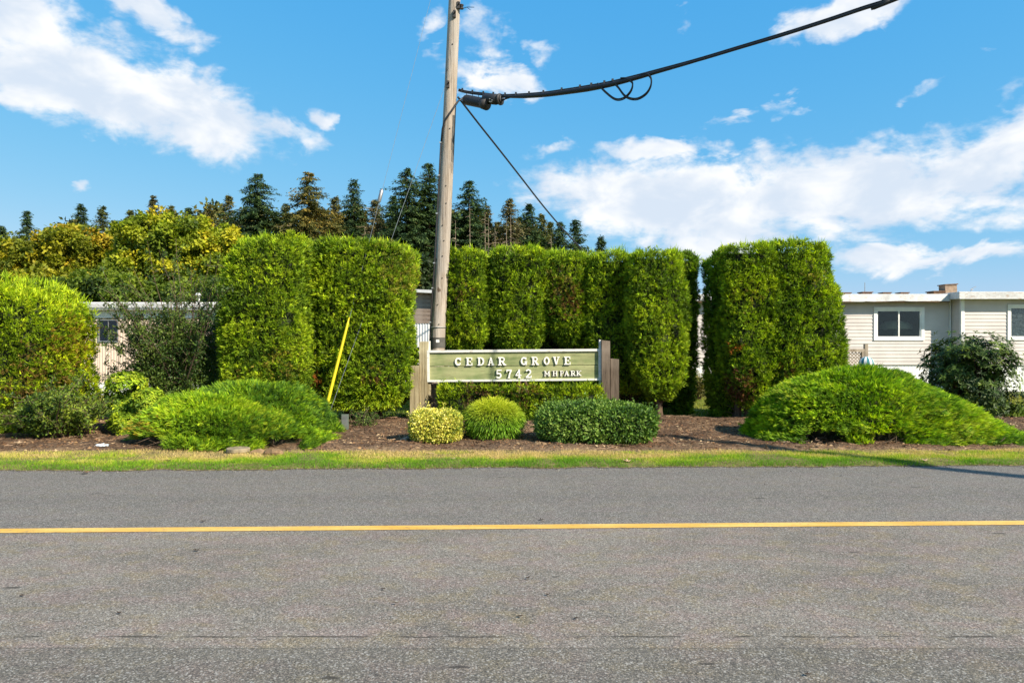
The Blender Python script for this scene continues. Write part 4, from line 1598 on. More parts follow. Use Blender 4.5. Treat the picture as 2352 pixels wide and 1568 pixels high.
def juniper(f, G, dens, pals, seed, cx, flow=1.0, patches=(), tip=1.5, size=1.0):
    G = shrink(G, .07)
    G = displace(G, [(0.07, (1.6, 1.6, 2.4), seed), (0.05, (4.0, 4.0, 8), seed + 1), (.04, (7, 7, 16), seed + 2)])
    G[..., 2] = np.maximum(G[..., 2], .03)
    cm = G.mean(1, keepdims=True)
    Gc = cm + (G - cm) * [1, .70, 1]
    Gc[..., 2] = np.clip(G[..., 2] * .80 - .07, -.03, 9)
    xm = G[..., 0].mean()
    Gc[..., 0] = xm + (Gc[..., 0] - xm) * .90
    # open sheet core (first/last columns touch the ground)
    nv, nu = Gc.shape[:2]
    i = np.arange(nv - 1)[:, None] * nu
    j = np.arange(nu - 1)[None]
    F = np.stack([i + j, i + j + 1, i + nu + j + 1, i + nu + j], -1).reshape(-1, 4)
    f._push(Gc, np.broadcast_to(np.array((0.03, 0.03, 0.015)), (nv * nu, 3)).copy(), F, 4)
    N_ = grid_normals(G)
    P, N = sample(G, dens, .3)
    N = np.where(N[:, 2:3] < -.2, -N, N)
    m = (P[:, 2] > .05) | (rng.random(len(P)) < .25)
    m &= vnoise(P, (6, 6, 9), seed + 8) + .5 * vnoise(P, 16, seed + 9) > -.72
    m &= ~((P[:, 2] < .24) & (vnoise(P * [1, 0, 0], 2.1, seed + 12) > .15) & (P[:, 1] < G[..., 1].mean()))
    P, N = P[m], N[m]
    n = len(P)
    P = P - N * rng.random((n, 1)) ** 1.6 * .12
    cb = colour(P, pals, (2.0, 2.0, 3.2), seed + 4, patches=patches)
    hx = np.tanh((P[:, 0] - cx) / .8)
    out = np.stack([hx * flow, -0.35 * np.ones(n), 0.10 * np.ones(n)], 1)
    D0 = unit(N * .30 + out * 1.1 + rng.normal(0, .26, (n, 3)) + [0, 0, .06])
    tufts(f, P, N, cb, 9, .058 * size, .013, .30, D0, tip=tip, wfac=.20, chunk=.075 * size)
    return G


t = thing('juniper', 'low spreading juniper with a dipping front fold, left of the guy guard', 'juniper', (PX(540, 10.6), 10.6, 0))
f = Fol()
G1 = mound_surface([(392, 950, 11.5, .5), (420, 912, 11.5, .8), (470, 888, 11.5, .95), (540, 880, 11.5, 1.0), (620, 883, 11.5, 1.0), (690, 895, 11.5, .95), (728, 915, 11.4, .85), (753, 950, 11.3, .6), (763, 995, 11.2, .3)], None, None)
juniper(f, G1, 1500, JUN_B, 70, PX(540, 11.5), .7)
G2 = mound_surface([(306, 990, 10.6, .25), (325, 955, 10.6, .5), (360, 925, 10.6, .65), (410, 902, 10.6, .8), (470, 900, 10.6, .85), (540, 915, 10.55, .85), (610, 938, 10.5, .8), (675, 965, 10.4, .7), (724, 992, 10.35, .55), (746, 1020, 10.3, .3)], None, None, pw=.62)
juniper(f, G2, 1700, JUN, 75, PX(470, 10.6), .9, patches=[(330, 985, 40, (.40, .30, .04), .35), (600, 940, 60, (.34, .40, .03), .4)])
f.build('foliage', [M_LEAF], t)
mb = MB()
r_ = random.Random(3)
for i in range(70):
    x0 = PX(r_.uniform(400, 640), 10.2)
    y0 = r_.uniform(10.0, 10.5)
    pts = [(x0, y0, .08)]
    a = r_.uniform(-.6, .6)
    for k in range(4):
        x0 += r_.uniform(.03, .14) * (1 if a > 0 else -1)
        y0 -= r_.uniform(.02, .10)
        pts.append((x0, y0, .08 + r_.uniform(0, .12)))
    mb.tube(pts, [.012, .011, .009, .006, .003], 4)
mb.build('stems', M_TWIG, t, kind='stuff')

t = thing('juniper', 'large bright green juniper mound sloping to the right, in front of the white home', 'juniper', (PX(2010, 11.1), 11.1, 0))
f = Fol()
G3 = mound_surface([(1728, 985, 11.2, .35), (1745, 935, 11.2, .65), (1790, 892, 11.2, .85), (1850, 862, 11.2, 1.0), (1920, 846, 11.2, 1.05), (2000, 844, 11.2, 1.05), (2060, 853, 11.2, 1.05), (2130, 880, 11.2, 1.0), (2200, 925, 11.15, .95), (2270, 965, 11.1, .85), (2325, 995, 11.0, .6), (2350, 1015, 11.0, .3)], None, None, pw=.6)
juniper(f, G3, 1700, [(0.06, 0.135, 0.010), (0.13, 0.24, 0.012), (0.23, 0.37, 0.014), (0.40, 0.50, 0.018)], 80, PX(1960, 11.2), 1.0,
        patches=[(2080, 930, 60, (.33, .42, .03), .45), (2200, 985, 60, (.33, .40, .03), .45), (1800, 890, 40, (.36, .42, .04), .35)])
f.build('foliage', [M_LEAF], t)
mb = MB()
for i in range(40):
    x0 = PX(r_.uniform(1780, 2300), 10.5)
    y0 = r_.uniform(10.2, 10.7)
    pts = [(x0, y0, .07)]
    for k in range(4):
        x0 += r_.uniform(-.1, .12)
        y0 -= r_.uniform(.0, .08)
        pts.append((x0, y0, .07 + r_.uniform(0, .12)))
    mb.tube(pts, [.014, .011, .009, .006, .003], 4)
mb.build('stems', M_TWIG, t, kind='stuff')

# ------------------------------------------------------------------ small clipped shrubs in front of the sign


def leafy_ball(f, G, dens, L, W, pals, seed, inner=.1, corecol=CORE, normal_bias=.5, patches=(), tipf=1.2):
    G = displace(G, [(.035, 3.5, seed), (.02, 9, seed + 1)])
    f.solid(shrink(G, inner), corecol)
    P, N = sample(G, dens, .5)
    keep = (vnoise(P, 14, seed + 7) > -.8) & (P[:, 2] > .02)
    P, N = P[keep], N[keep]
    n = len(P)
    P = P - N * (rng.random((n, 1)) ** 1.5) * inner * 1.1 + N * .01
    c = colour(P, pals, 3, seed + 3, patches=patches)
    D = unit(N * .7 + rng.normal(0, .6, (n, 3)) + [0, 0, .15])
    Nn = unit(N + rng.normal(0, .6, (n, 3)) + [0, 0, normal_bias])
    l = L * (.6 + .7 * rng.random(n))
    f.leaves(P, D, Nn, l, l * W, c, c * tipf, .18)
    # stray shoots above the sheared surface
    P, N = sample(G, 26, .3)
    m = N[:, 2] > -.1
    P, N = P[m], N[m]
    for k in range(7):
        Q = P + N * (.012 * k) + UP * (.006 * k) + rng.normal(0, .006, P.shape)
        n = len(Q)
        c = colour(Q, pals[1:], 3, seed + 3)
        l = L * (.7 + .4 * rng.random(n))
        f.leaves(Q, unit(N * .5 + rng.normal(0, .7, (n, 3))), unit(N + rng.normal(0, .6, (n, 3))), l, l * W, c, c * tipf, .18)
    return G


def at_ball(pxl, pxr, pyt, Yc, ry, e):
    rx = (pxr - pxl) / 2 / FOC * Yc
    top = PZ(pyt, Yc)
    return ball_surface(PX((pxl + pxr) / 2, Yc), Yc, top / 2 + .02, rx, ry, top / 2, e)


t = thing('variegated_shrub', 'small clipped yellow variegated shrub in front of the left sign post', 'shrub', (PX(1002, 10.6), 10.6, 0))
f = Fol()
G = at_ball(945, 1062, 945, 10.6, .42, .62)
leafy_ball(f, G, 7500, .036, .62, [(0.12, 0.19, 0.03), (0.42, 0.42, 0.05), (0.66, 0.58, 0.10), (0.78, 0.70, 0.25)], 90, .09, (0.04, 0.05, 0.02))
f.build('foliage', [M_GLOSS], t)
build_trunks([(PX(1002, 10.6), 10.6, 0, .25, .03, 0)], t, 5, 'stem', M_TWIG)

t = thing('threadleaf_cypress', 'round bright green thread leaved bush between the yellow shrub and the dark box', 'shrub', (PX(1134, 10.9), 10.9, 0))
f = Fol()
G = at_ball(1080, 1190, 934, 10.9, .44, .95)
G[..., 2] = .10 + (G[..., 2] - .02) * .88
G = displace(G, [(.04, 3.0, 95)])
f.solid(shrink(G, .13), (0.03, 0.05, 0.012))
P, N = sample(G, 3800, .5)
P = P[P[:, 2] > .05]
N = N[:len(P)] if len(N) == len(P) else unit(P - G.mean((0, 1)))
n = len(P)
c = colour(P, [(0.08, 0.18, 0.012), (0.14, 0.27, 0.014), (0.22, 0.34, 0.018)], 4, 96)
topb = np.clip((P[:, 2] - .34) / .22, 0, 1)[:, None]
c = c * (1 - .8 * topb) + np.array([(0.50, 0.50, 0.03)]) * .8 * topb
Pc = P - N * .10 * rng.random((n, 1))
D = unit(N * .85 + UP * .25 + rng.normal(0, .16, (n, 3)))
seg = .055
for k in range(3):
    f.leaves(Pc, D, unit(N + rng.normal(0, .3, (n, 3))), seg * 1.25, .0085, c * (.8 + .2 * k), c * (1.0 + .2 * k), 0)
    Pc = Pc + D * seg
    D = unit(D + np.array([0, 0, -.55]) + rng.normal(0, .08, (n, 3)))
f.build('foliage', [M_LEAF], t)
build_trunks([(PX(1134, 10.9), 10.9, 0, .3, .03, 0)], t, 6, 'stem', M_TWIG)

t = thing('clipped_box', 'wide dark green clipped broadleaf bush below the right half of the sign', 'shrub', (PX(1366, 10.65), 10.65, 0))
f = Fol()
G = at_ball(1232, 1503, 930, 10.65, .55, .60)
leafy_ball(f, G, 3600, .055, .5, [(0.035, 0.08, 0.014), (0.07, 0.14, 0.02), (0.13, 0.22, 0.03), (0.25, 0.34, 0.07)], 99, .12, (0.015, 0.02, 0.01))
f.build('foliage', [M_GLOSS], t)
build_trunks([(PX(1330, 10.65), 10.65, 0, .25, .03, 0), (PX(1420, 10.65), 10.65, 0, .25, .03, 0)], t, 7, 'stem', M_TWIG)

t = thing('low_hedge', 'low clipped cedar hedge running under the sign board', 'hedge', (PX(1196, 13.62), 13.62, 0))
f = Fol()
G = hedge_surface([(884, 1015, 1378), (893, 1006, 1386), (930, 1006, 1386), (957, 1015, 1380)], 13.62, .40, n=.35, ypow=.2, nv=40, nu=160)
cedar_foliage(f, G, 1100, CEDAR, .85, 110, bumps=[(.05, 2.2, 111), (.045, 5, 112), (.02, 14, 113)], patches=[(1105, 920, 45, (0.14, 0.09, 0.05), .7), (1210, 905, 30, (0.2, 0.13, 0.04), .6)], cull=.3)
tuft_fringe(f, G, .9, 160, 110, CEDAR, .09)
f.build('foliage', [M_LEAF], t)
build_trunks([(PX(p, 13.62), 13.62, 0, .4, .03, 0) for p in (1050, 1120, 1190, 1260, 1330)], t, 8, 'stem', M_TWIG)

# ------------------------------------------------------------------ loose shrubs


def loose_shrub(t, base, n_stems, height, spread, seed, leafL, leafW, pals, per=26, stemr=.014, droop=.5, m=None, lean=(0, 0), twigs=7, fill=None, twl=.35, dark=None, up=1.0):
    r = np.random.default_rng(seed)
    f = Fol()
    mb = MB()
    LP, LD = [], []
    for i in range(n_stems):
        a = r.uniform(0, 6.283)
        s_ = r.uniform(.1, 1.0) * spread
        d = np.array([math.cos(a) * s_ + lean[0], math.sin(a) * s_ * .8 + lean[1], up])
        d = unit(d)
        H = height * r.uniform(.55, 1.08)
        p = np.array(base, float) + [r.normal(0, .08), r.normal(0, .06), 0]
        pts = [p.copy()]
        K = 9
        for k in range(K):
            p = p + d * H / K
            d = unit(d + [math.cos(a) * .10 * spread, math.sin(a) * .08 * spread, -.10 * droop] + r.normal(0, .09, 3))
            pts.append(p.copy())
        pts = np.array(pts)
        mb.tube(pts, np.linspace(stemr, .003, K + 1), 5, caps=False)
        for q in range(twigs * 2):
            k = r.integers(2, K)
            fr = r.random()
            o_ = pts[k] * (1 - fr) + pts[min(k + 1, K)] * fr
            td = unit(unit(pts[min(k + 1, K)] - pts[k - 1]) * .5 + r.normal(0, .6, 3) + [0, 0, .1])
            L = twl * r.uniform(.4, 1.2) * (1.15 - k / K * .5)
            tp = [o_, o_ + td * L * .5, o_ + td * L + [0, 0, -.08 * L * droop]]
            mb.tube(tp, [.005, .004, .002], 3, caps=False)
            s2 = r.random(per)[:, None]
            LP.append(o_ + (np.array(tp[2]) - o_) * s2 + r.normal(0, .018, (per, 3)))
            LD.append(np.tile(td, (per, 1)))
    P = np.concatenate(LP)
    D = np.concatenate(LD)
    if fill is not None:
        (cx, cy, cz, rx, ry, rz, nf) = fill
        q = unit(r.normal(size=(nf, 3))) * (r.random((nf, 1)) ** .38)
        q = q * np.array([rx, ry, rz]) + [cx, cy, cz]
        q = q[(vnoise(q, 3.2, seed) + .4 * vnoise(q, 8, seed + 1)) > -.25]
        P = np.concatenate([P, q])
        D = np.concatenate([D, unit(r.normal(size=q.shape))])
    P[:, 2] = np.maximum(P[:, 2], .08)
    n = len(P)
    c = colour(P, pals, 1.6, seed + 2)
    D = unit(D * .4 + rng.normal(0, .7, (n, 3)) + [0, -.1, .15])
    l = leafL * (.6 + .8 * rng.random(n))
    f.leaves(P, D, unit(rng.normal(0, .6, (n, 3)) + [0, -.3, .8]), l, l * leafW, c, c * 1.15, .12)
    f.build('foliage', [m or M_GLOSS], t)
    mb.build('stems', M_TWIG, t, kind='stuff')


DK = [(0.022, 0.046, 0.011), (0.045, 0.085, 0.014), (0.085, 0.135, 0.02), (0.15, 0.20, 0.035)]
t = thing('loose_dark_shrub', 'tall loose dark shrub in front of the pale ribbed home', 'shrub', (PX(405, 12.95), 12.95, 0))
loose_shrub(t, (PX(405, 12.95), 12.95, 0), 70, 3.05, .40, 401, .05, .42, DK, per=28, fill=(PX(400, 12.95), 12.95, 1.1, .85, .55, 1.15, 30000), lean=(-.04, 0))
loose_shrub(t, (PX(425, 12.95), 12.95, .4), 12, 3.15, .14, 431, .045, .42, DK, per=16, twigs=6, twl=.28)
t = thing('dark_shrub', 'shaded dark bush squeezed between the loose shrub and the tall cedar', 'shrub', (PX(485, 15.2), 15.2, 0))
loose_shrub(t, (PX(485, 15.2), 15.2, 0), 24, 2.6, .22, 402, .05, .45, DK[:3], per=24, fill=(PX(485, 15.2), 15.2, 1.1, .42, .5, 1.15, 11000))
t = thing('low_dark_shrub', 'sprawling dark small leaved shrub in front of the lime cedar', 'shrub', (PX(130, 11.0), 11.0, 0))
loose_shrub(t, (PX(135, 11.0), 11.0, 0), 44, 1.05, .72, 403, .045, .45, [(0.03, 0.062, 0.012), (0.07, 0.12, 0.016), (0.14, 0.20, 0.02), (.25, .30, .03)], per=22, droop=1.0,
            fill=(PX(125, 11.0), 11.0, .44, .62, .45, .34, 11000), lean=(-.1, 0), stemr=.018, twl=.28, up=.75)
build_trunks([(PX(125, 10.9), 10.9, 0, .42, .035, .12), (PX(102, 10.95), 10.95, 0, .3, .025, -.1)], t, 9)
t = thing('arching_shrub', 'thin arching twiggy shrub between the lime cedar and the pale home', 'shrub', (PX(225, 13.6), 13.6, 0))
loose_shrub(t, (PX(215, 13.6), 13.6, 0), 9, 1.9, .8, 404, .04, .45, DK, per=9, droop=.7, twigs=5, lean=(.25, 0))


def rosettes(f, P, N, L, W, pals, seed, k=8, droop=.25):
    c = colour(P, pals, 1.8, seed, jitter=.15)
    n = len(P)
    a1 = unit(np.cross(N, rng.normal(size=(n, 3))))
    a2 = np.cross(N, a1)
    for i in range(k):
        an = i * 2 * math.pi / k + rng.normal(0, .3, n)
        d = unit(a1 * np.cos(an)[:, None] + a2 * np.sin(an)[:, None] + N * rng.uniform(-.1, .7, (n, 1)) + [0, 0, -droop])
        l = L * (.7 + .5 * rng.random(n))
        cc = c * (.8 + .4 * rng.random((n, 1)))
        f.leaves(P + rng.normal(0, .01, (n, 3)), d, unit(N + rng.normal(0, .25, (n, 3)) + [0, 0, .3]), l, l * W, cc, cc * 1.1, .15)


t = thing('rhododendron', 'young yellow-green rhododendron left of the low juniper', 'rhododendron', (PX(310, 12.0), 12.0, 0))
f = Fol()
mb = MB()
lobes = [(290, 878, 42, 24, 11.6), (340, 915, 34, 24, 11.4), (275, 932, 30, 22, 11.6), (295, 965, 36, 24, 11.4), (262, 900, 18, 20, 11.8), (330, 945, 26, 20, 11.5), (292, 998, 22, 14, 11.3), (262, 975, 16, 16, 11.5), (318, 905, 30, 20, 11.8), (300, 930, 28, 20, 11.9)]
for q, (px, py, rx, ry, Yc) in enumerate(lobes):
    G = ball_surface(PX(px, Yc), Yc, PZ(py, Yc), rx / FOC * Yc, rx / FOC * Yc * .9, ry / FOC * Yc, .95, 20, 24)
    P, N = sample(G, 300, .7)
    P = P - N * rng.random((len(P), 1)) * .05
    kk = (N[:, 2] > -.6)
    rosettes(f, P[kk], unit(N[kk] + [0, 0, .5]), .085, .36, [(0.09, 0.16, 0.012), (0.19, 0.29, 0.016), (0.36, 0.44, 0.02), (0.50, 0.52, 0.03)], 410 + q)
    mb.tube([(PX(312, 12), 12.0, 0), (PX(312, 12) + random.uniform(-.05, .05), 12.0, .25), (PX((px + 312) / 2, Yc), Yc, PZ(py + 20, Yc)), (PX(px, Yc), Yc, PZ(py, Yc))], [.028, .022, .015, .006], 6)
f.build('foliage', [M_GLOSS], t)
mb.build('stems', M_TWIG, t, smooth=True, kind='stuff')

t = thing('rhododendron', 'dark open rhododendron behind the right juniper, against the white home', 'rhododendron', (PX(2230, 14.8), 14.8, 0))
f = Fol()
mb = MB()
rr = np.random.default_rng(77)
RD = [(0.022, 0.046, 0.010), (0.042, 0.078, 0.014), (0.075, 0.120, 0.018), (0.15, 0.21, 0.025)]
n0 = 0
cx0, cz0 = PX(2228, 14.8), PZ(868, 14.8)
for q in range(240):
    while True:
        d = rr.uniform(-1, 1, 3)
        px = 2228 + d[0] * 92
        py = 868 - d[2] * 92
        top = np.interp(px, [2130, 2160, 2210, 2240, 2270, 2310, 2350], [850, 805, 778, 775, 782, 812, 870])
        if np.hypot(d[0], d[1]) < 1 and py > top and py < 955 and (np.abs(d).max() > .2): break
    Yc = 14.8 + d[1] * .85
    p = np.array([PX(px, 14.8), Yc, PZ(py, 14.8)])
    rad = rr.uniform(.10, .2)
    m = int(rr.uniform(6, 13))
    P = p + rr.normal(0, rad * .6, (m, 3))
    N = unit(P - np.array([cx0, 14.8, cz0 - .5]))
    rosettes(f, P, N, .11, .34, RD, 500 + q, 9)
    mid = (p + np.array([cx0, 14.8, .15])) / 2 + rr.normal(0, .08, 3)
    if q % 2 == 0:
        mb.tube([(cx0, 14.8, 0), mid, p], [.02, .014, .005], 5, caps=False)
f.build('foliage', [M_GLOSS], t)
mb.build('stems', M_TWIG, t, smooth=True, kind='stuff')

# small things behind the cedars
t = thing('small_bush', 'small olive bush at the foot of the bright gap between the cedars', 'shrub', (PX(1602, 19), 19, 0))
loose_shrub(t, (PX(1602, 19), 19, 0), 14, .75, .5, 420, .06, .5, [(.08, .09, .02), (.16, .14, .04), (.22, .2, .04)], per=16)
t = thing('low_weeds', 'low weedy plants on the bark below the wide cedar', 'weeds', (PX(850, 12.6), 12.6, 0))
loose_shrub(t, (PX(835, 12.6), 12.6, 0), 26, .42, 1.6, 421, .035, .5, DK, per=8, twl=.15, twigs=3, stemr=.004)
t = thing('maple_sapling', 'little yellow-leaved sapling in front of the brown gabled home', 'sapling', (PX(958, 15.6), 15.6, 0))
loose_shrub(t, (PX(948, 15.6), 15.6, .3), 7, 1.75, .35, 422, .07, .8, [(0.07, 0.10, 0.02), (0.16, 0.18, 0.03), (0.30, 0.26, 0.04)], per=6, twigs=6, droop=.2, lean=(.08, 0))

# ------------------------------------------------------------------ the sign
YS = 13.6
M_TAN = mat('tan_weathered_wood', wood_fn((0.17, 0.13, 0.07), (0.38, 0.31, 0.18), (0.50, 0.43, 0.27), 'z', 2.2))
M_BRN = mat('brown_weathered_wood', wood_fn((0.065, 0.047, 0.033), (0.145, 0.108, 0.078), (0.235, 0.185, 0.14), 'z', 2.4))


def greenplank(h):
    v = objco(h)
    n1 = h.noise(h.scalev(v, (.9, 8, 9)), 1.0, 5.0, 0.6, 0.3)
    n2 = h.noise(h.scalev(v, (1.6, 10, 38)), 1.0, 5.0, 0.75, 0.6)
    n3 = h.noise(v, 2.2, 3.0, 0.6)
    n4 = h.noise(h.scalev(v, (2.2, 10, 16)), 1.6, 6.0, 0.8, 0.5)
    c = h.mix(h.smooth(n1, 0.3, 0.7), (0.14, 0.18, 0.065), (0.33, 0.345, 0.155))
    c = h.mix(h.smooth(n3, 0.42, 0.62, 0, .4), c, (0.40, 0.37, 0.19))
    c = h.mix(h.smooth(n2, 0.33, 0.42, .7, 0), c, (0.12, 0.11, 0.05))
    c = h.mix(h.smooth(n4, 0.53, 0.66, 0, .7), c, (0.16, 0.125, 0.07))
    return principled(h, c, 0.75, 0.25, 0, n2, 0.2, 0.003)


M_GREEN = mat('faded_green_boards', greenplank)


def chippedwhite(h):
    v = objco(h)
    n = h.noise(h.scalev(v, (4, 4, 12)), 3.0, 5.0, 0.75)
    c = h.mix(h.smooth(n, 0.56, 0.68), (0.66, 0.64, 0.58), (0.24, 0.19, 0.14))
    return principled(h, c, 0.6, 0.35, 0, n, 0.3, 0.005)


M_CHIP_W = mat('chipped_white_paint', chippedwhite)
M_LET = flatmat('letter_cream', (0.82, 0.78, 0.68), 0.6, 0.35, 0, 0.1, 20)
M_LETB = flatmat('letter_edge_shadow', (0.10, 0.06, 0.04), 0.7, 0.3, 0, 0.2, 20)

sign = thing('park_sign', 'green plank sign reading CEDAR GROVE 5742 MHPARK in a white frame between stepped wood posts', 'sign', (PX(1183, YS), YS, 0))
U = .2018 / FOC * YS            # metres per unit of the enlarged view the layout was read from
x00, z00 = PX(964.7 + 1075 * .2018, YS), PZ(750.3 + 439 * .2018, YS)
TH = math.radians(.50)


def sg(V):
    V = np.asarray(V, float).copy()
    X, Z = V[:, 0], V[:, 2]
    V[:, 0] = x00 + X * math.cos(TH) - Z * math.sin(TH)
    V[:, 2] = z00 + X * math.sin(TH) + Z * math.cos(TH)
    V[:, 1] = V[:, 1] + YS + SL * X * .5
    return V


def zx(v): return (v - 1075) * U
def zz(v): return -(v - 439) * U


# planks (upper, lower)
for (a, b, dy_) in ((280, 440, 0), (446, 605, .004)):
    mb = MB()
    mb.box(zx(100), zx(2045), dy_, .045, zz(b), zz(a), sg)
    mb.build('plank', M_GREEN, sign)
# frame
fw = 27
for (x0, x1, z0_, z1_, e) in ((85, 2065, 259, 259 + fw, 0), (85, 2065, 618 - 22, 618, .0), (85, 85 + fw, 259 + fw + .5, 618 - 22.5, .003), (2065 - fw - 6, 2065, 259 + fw + .5, 618 - 22.5, .003)):
    mb = MB()
    mb.box(zx(x0), zx(x1), -.035 + e, .05, zz(z1_), zz(z0_), sg)
    # thin inner bead
    mb.build('frame_board', M_CHIP_W, sign)

# slab letters: strokes in a unit-high box


def arc(cx, cy, rx, ry, a0, a1, n=14):
    return [(cx + rx * math.cos(math.radians(a0 + (a1 - a0) * i / n)), cy + ry * math.sin(math.radians(a0 + (a1 - a0) * i / n))) for i in range(n + 1)]


T = .22
H_ = .12
GL = {
    'C': [(arc(.46, .5, .33, .40, 42, 322), .20), ([(.76, .98), (.76, .62)], .12), ([(.78, .34), (.70, .20)], .10)],
    'G': [(arc(.44, .5, .33, .40, 42, 330), .20), ([(.74, .98), (.74, .64)], .11), ([(.76, .02), (.76, .46)], .16), ([(.52, .42), (.92, .42)], H_)],
    'E': [([(.24, .0), (.24, 1.0)], T), ([(.0, .94), (.84, .94)], H_), ([(.0, .06), (.86, .06)], H_), ([(.3, .5), (.62, .5)], H_), ([(.80, 1.0), (.80, .68)], .11), ([(.82, .0), (.82, .34)], .11), ([(.60, .62), (.60, .38)], .09)],
    'D': [([(.22, .0), (.22, 1.0)], T), ([(.0, .94), (.42, .94)] + arc(.42, .5, .38, .44, 80, -80, 12) + [(.42, .06), (.0, .06)], .14), (arc(.44, .5, .36, .40, 60, -60, 10), .2)],
    'A': [([(.16, .04), (.44, .97)], .13), ([(.42, .97), (.74, .04)], .22), ([(.26, .32), (.62, .32)], H_), ([(.0, .05), (.32, .05)], H_), ([(.54, .05), (.95, .05)], H_)],
    'R': [([(.24, .0), (.24, 1.0)], T), ([(.0, .94), (.5, .94)] + arc(.5, .72, .26, .22, 85, -85, 10) + [(.3, .50)], .14), ([(.48, .5), (.80, .05)], .2), ([(.0, .05), (.46, .05)], H_), ([(.66, .05), (1.0, .05)], H_)],
    'O': [(arc(.45, .5, .34, .42, 0, 360, 24), .17), (arc(.45, .5, .34, .36, 120, 240, 10), .2), (arc(.45, .5, .34, .36, -60, 60, 10), .2)],
    'V': [([(.18, .96), (.46, .03)], .22), ([(.46, .03), (.74, .96)], .12), ([(.0, .95), (.38, .95)], H_), ([(.58, .95), (.92, .95)], H_)],
    '5': [([(.20, .97), (.20, .55)], .14), ([(.14, .92), (.84, .92)], .17), (arc(.40, .32, .34, .25, 140, -150, 14), .19)],
    '7': [([(.04, .91), (.86, .91)], .18), ([(.80, .90), (.52, .45), (.42, .05)], .20), ([(.09, .98), (.09, .68)], .11), ([(.22, .05), (.62, .05)], .1)],
    '4': [([(.58, 1.0), (.58, .0)], .20), ([(.58, .95), (.08, .34)], .13), ([(.02, .32), (.92, .32)], .14), ([(.36, .05), (.82, .05)], H_)],
    '2': [(arc(.44, .70, .32, .24, 165, -30, 12) + [(.18, .16)], .18), ([(.04, .09), (.84, .09)], .18), ([(.84, .02), (.84, .30)], .11)],
    'M': [([(.16, .0), (.16, 1.0)], .14), ([(.84, .0), (.84, 1.0)], .2), ([(.16, .96), (.50, .25)], .17), ([(.50, .25), (.84, .96)], .13), ([(.0, .05), (.32, .05)], H_), ([(.66, .05), (1.0, .05)], H_), ([(.0, .95), (.2, .95)], H_), ([(.8, .95), (1.0, .95)], H_)],
    'H': [([(.2, .0), (.2, 1.0)], .2), ([(.8, .0), (.8, 1.0)], .2), ([(.2, .5), (.8, .5)], H_), ([(.0, .05), (.4, .05)], H_), ([(.6, .05), (1.0, .05)], H_), ([(.0, .95), (.4, .95)], H_), ([(.6, .95), (1.0, .95)], H_)],
    'P': [([(.24, .0), (.24, 1.0)], T), ([(.0, .94), (.5, .94)] + arc(.5, .70, .28, .24, 85, -85, 10) + [(.3, .46)], .14), ([(.0, .05), (.5, .05)], H_)],
    'K': [([(.22, .0), (.22, 1.0)], T), ([(.28, .40), (.80, .95)], .13), ([(.42, .52), (.82, .04)], .2), ([(.0, .05), (.44, .05)], H_), ([(.62, .05), (1.0, .05)], H_), ([(.0, .95), (.44, .95)], H_), ([(.62, .95), (.98, .95)], H_)],
}


def letter(ch, x0, x1, ztop, zbot, y0, y1, m, grow=0.0, shift=(0, 0), name='letter', parent=None):
    mb = MB()
    wv, hv = zx(x1) - zx(x0), zz(ztop) - zz(zbot)
    for k, (pts, th) in enumerate(GL[ch]):
        p = [(zx(x0) + a * wv + shift[0], zz(zbot) + b * hv + shift[1]) for a, b in pts]
        mb.ribbon(p, th * (wv + hv) / 2 + grow, y0 - k * .0009, y1 - k * .0009, sg)
    return mb.build(name, m, parent or sign)


def slope(x): return -.0091 * (x - 1075) + .0091 * 0


def zc(v, x): return v + .0091 * (x - 1075)


for ch, x0, x1 in (('C', 398, 482), ('E', 525, 607), ('D', 657, 740), ('A', 772, 852), ('R', 888, 982), ('G', 1147, 1228), ('R', 1270, 1354), ('O', 1408, 1484), ('V', 1515, 1597), ('E', 1640, 1722)):
    xm = (x0 + x1) / 2
    l = letter(ch, x0, x1, zc(348 - .0091 * (xm - 690), xm) if 0 else 344, 436, -.030, -.004, M_LET)
for ch, x0, x1 in (('5', 862, 940), ('7', 982, 1052), ('4', 1085, 1160), ('2', 1200, 1276)):
    letter(ch, x0, x1, 484, 584, -.032, -.004, M_LET)
for ch, x0, x1 in (('M', 1412, 1478), ('H', 1508, 1566), ('P', 1592, 1640), ('A', 1640, 1702), ('R', 1712, 1772), ('K', 1778, 1838)):
    l = letter(ch, x0, x1, 505, 563, -.014, -.003, M_LETB, grow=.013, shift=(-.009, -.004))  # dark edge doubling as a painted letter shadow, offset left and down
    letter(ch, x0, x1, 505, 563, -.026, -.018, M_LET, grow=-.001, name='letter_face', parent=l)

# posts, each of two stepped thick boards plus a white batten


def board(x0, x1, ztop, y, d, m, name='post_board', ybot=0.0, slant=.02, strips=1):
    for k in range(strips):
        a = x0 + (x1 - x0) * k / strips
        b = x0 + (x1 - x0) * (k + 1) / strips - (.9 if k < strips - 1 else 0)
        mb = MB()
        yy = y + k * .012

        def fn(V):
            V = V.copy()
            top = V[:, 2] > ybot + .1
            V[top, 2] += (V[top, 0] - PX(x0, YS)) * slant
            return V
        mb.box(PX(a, YS), PX(b, YS), yy, y + d, ybot, ztop - .006 * k, fn)
        mb.build(name, m, sign)


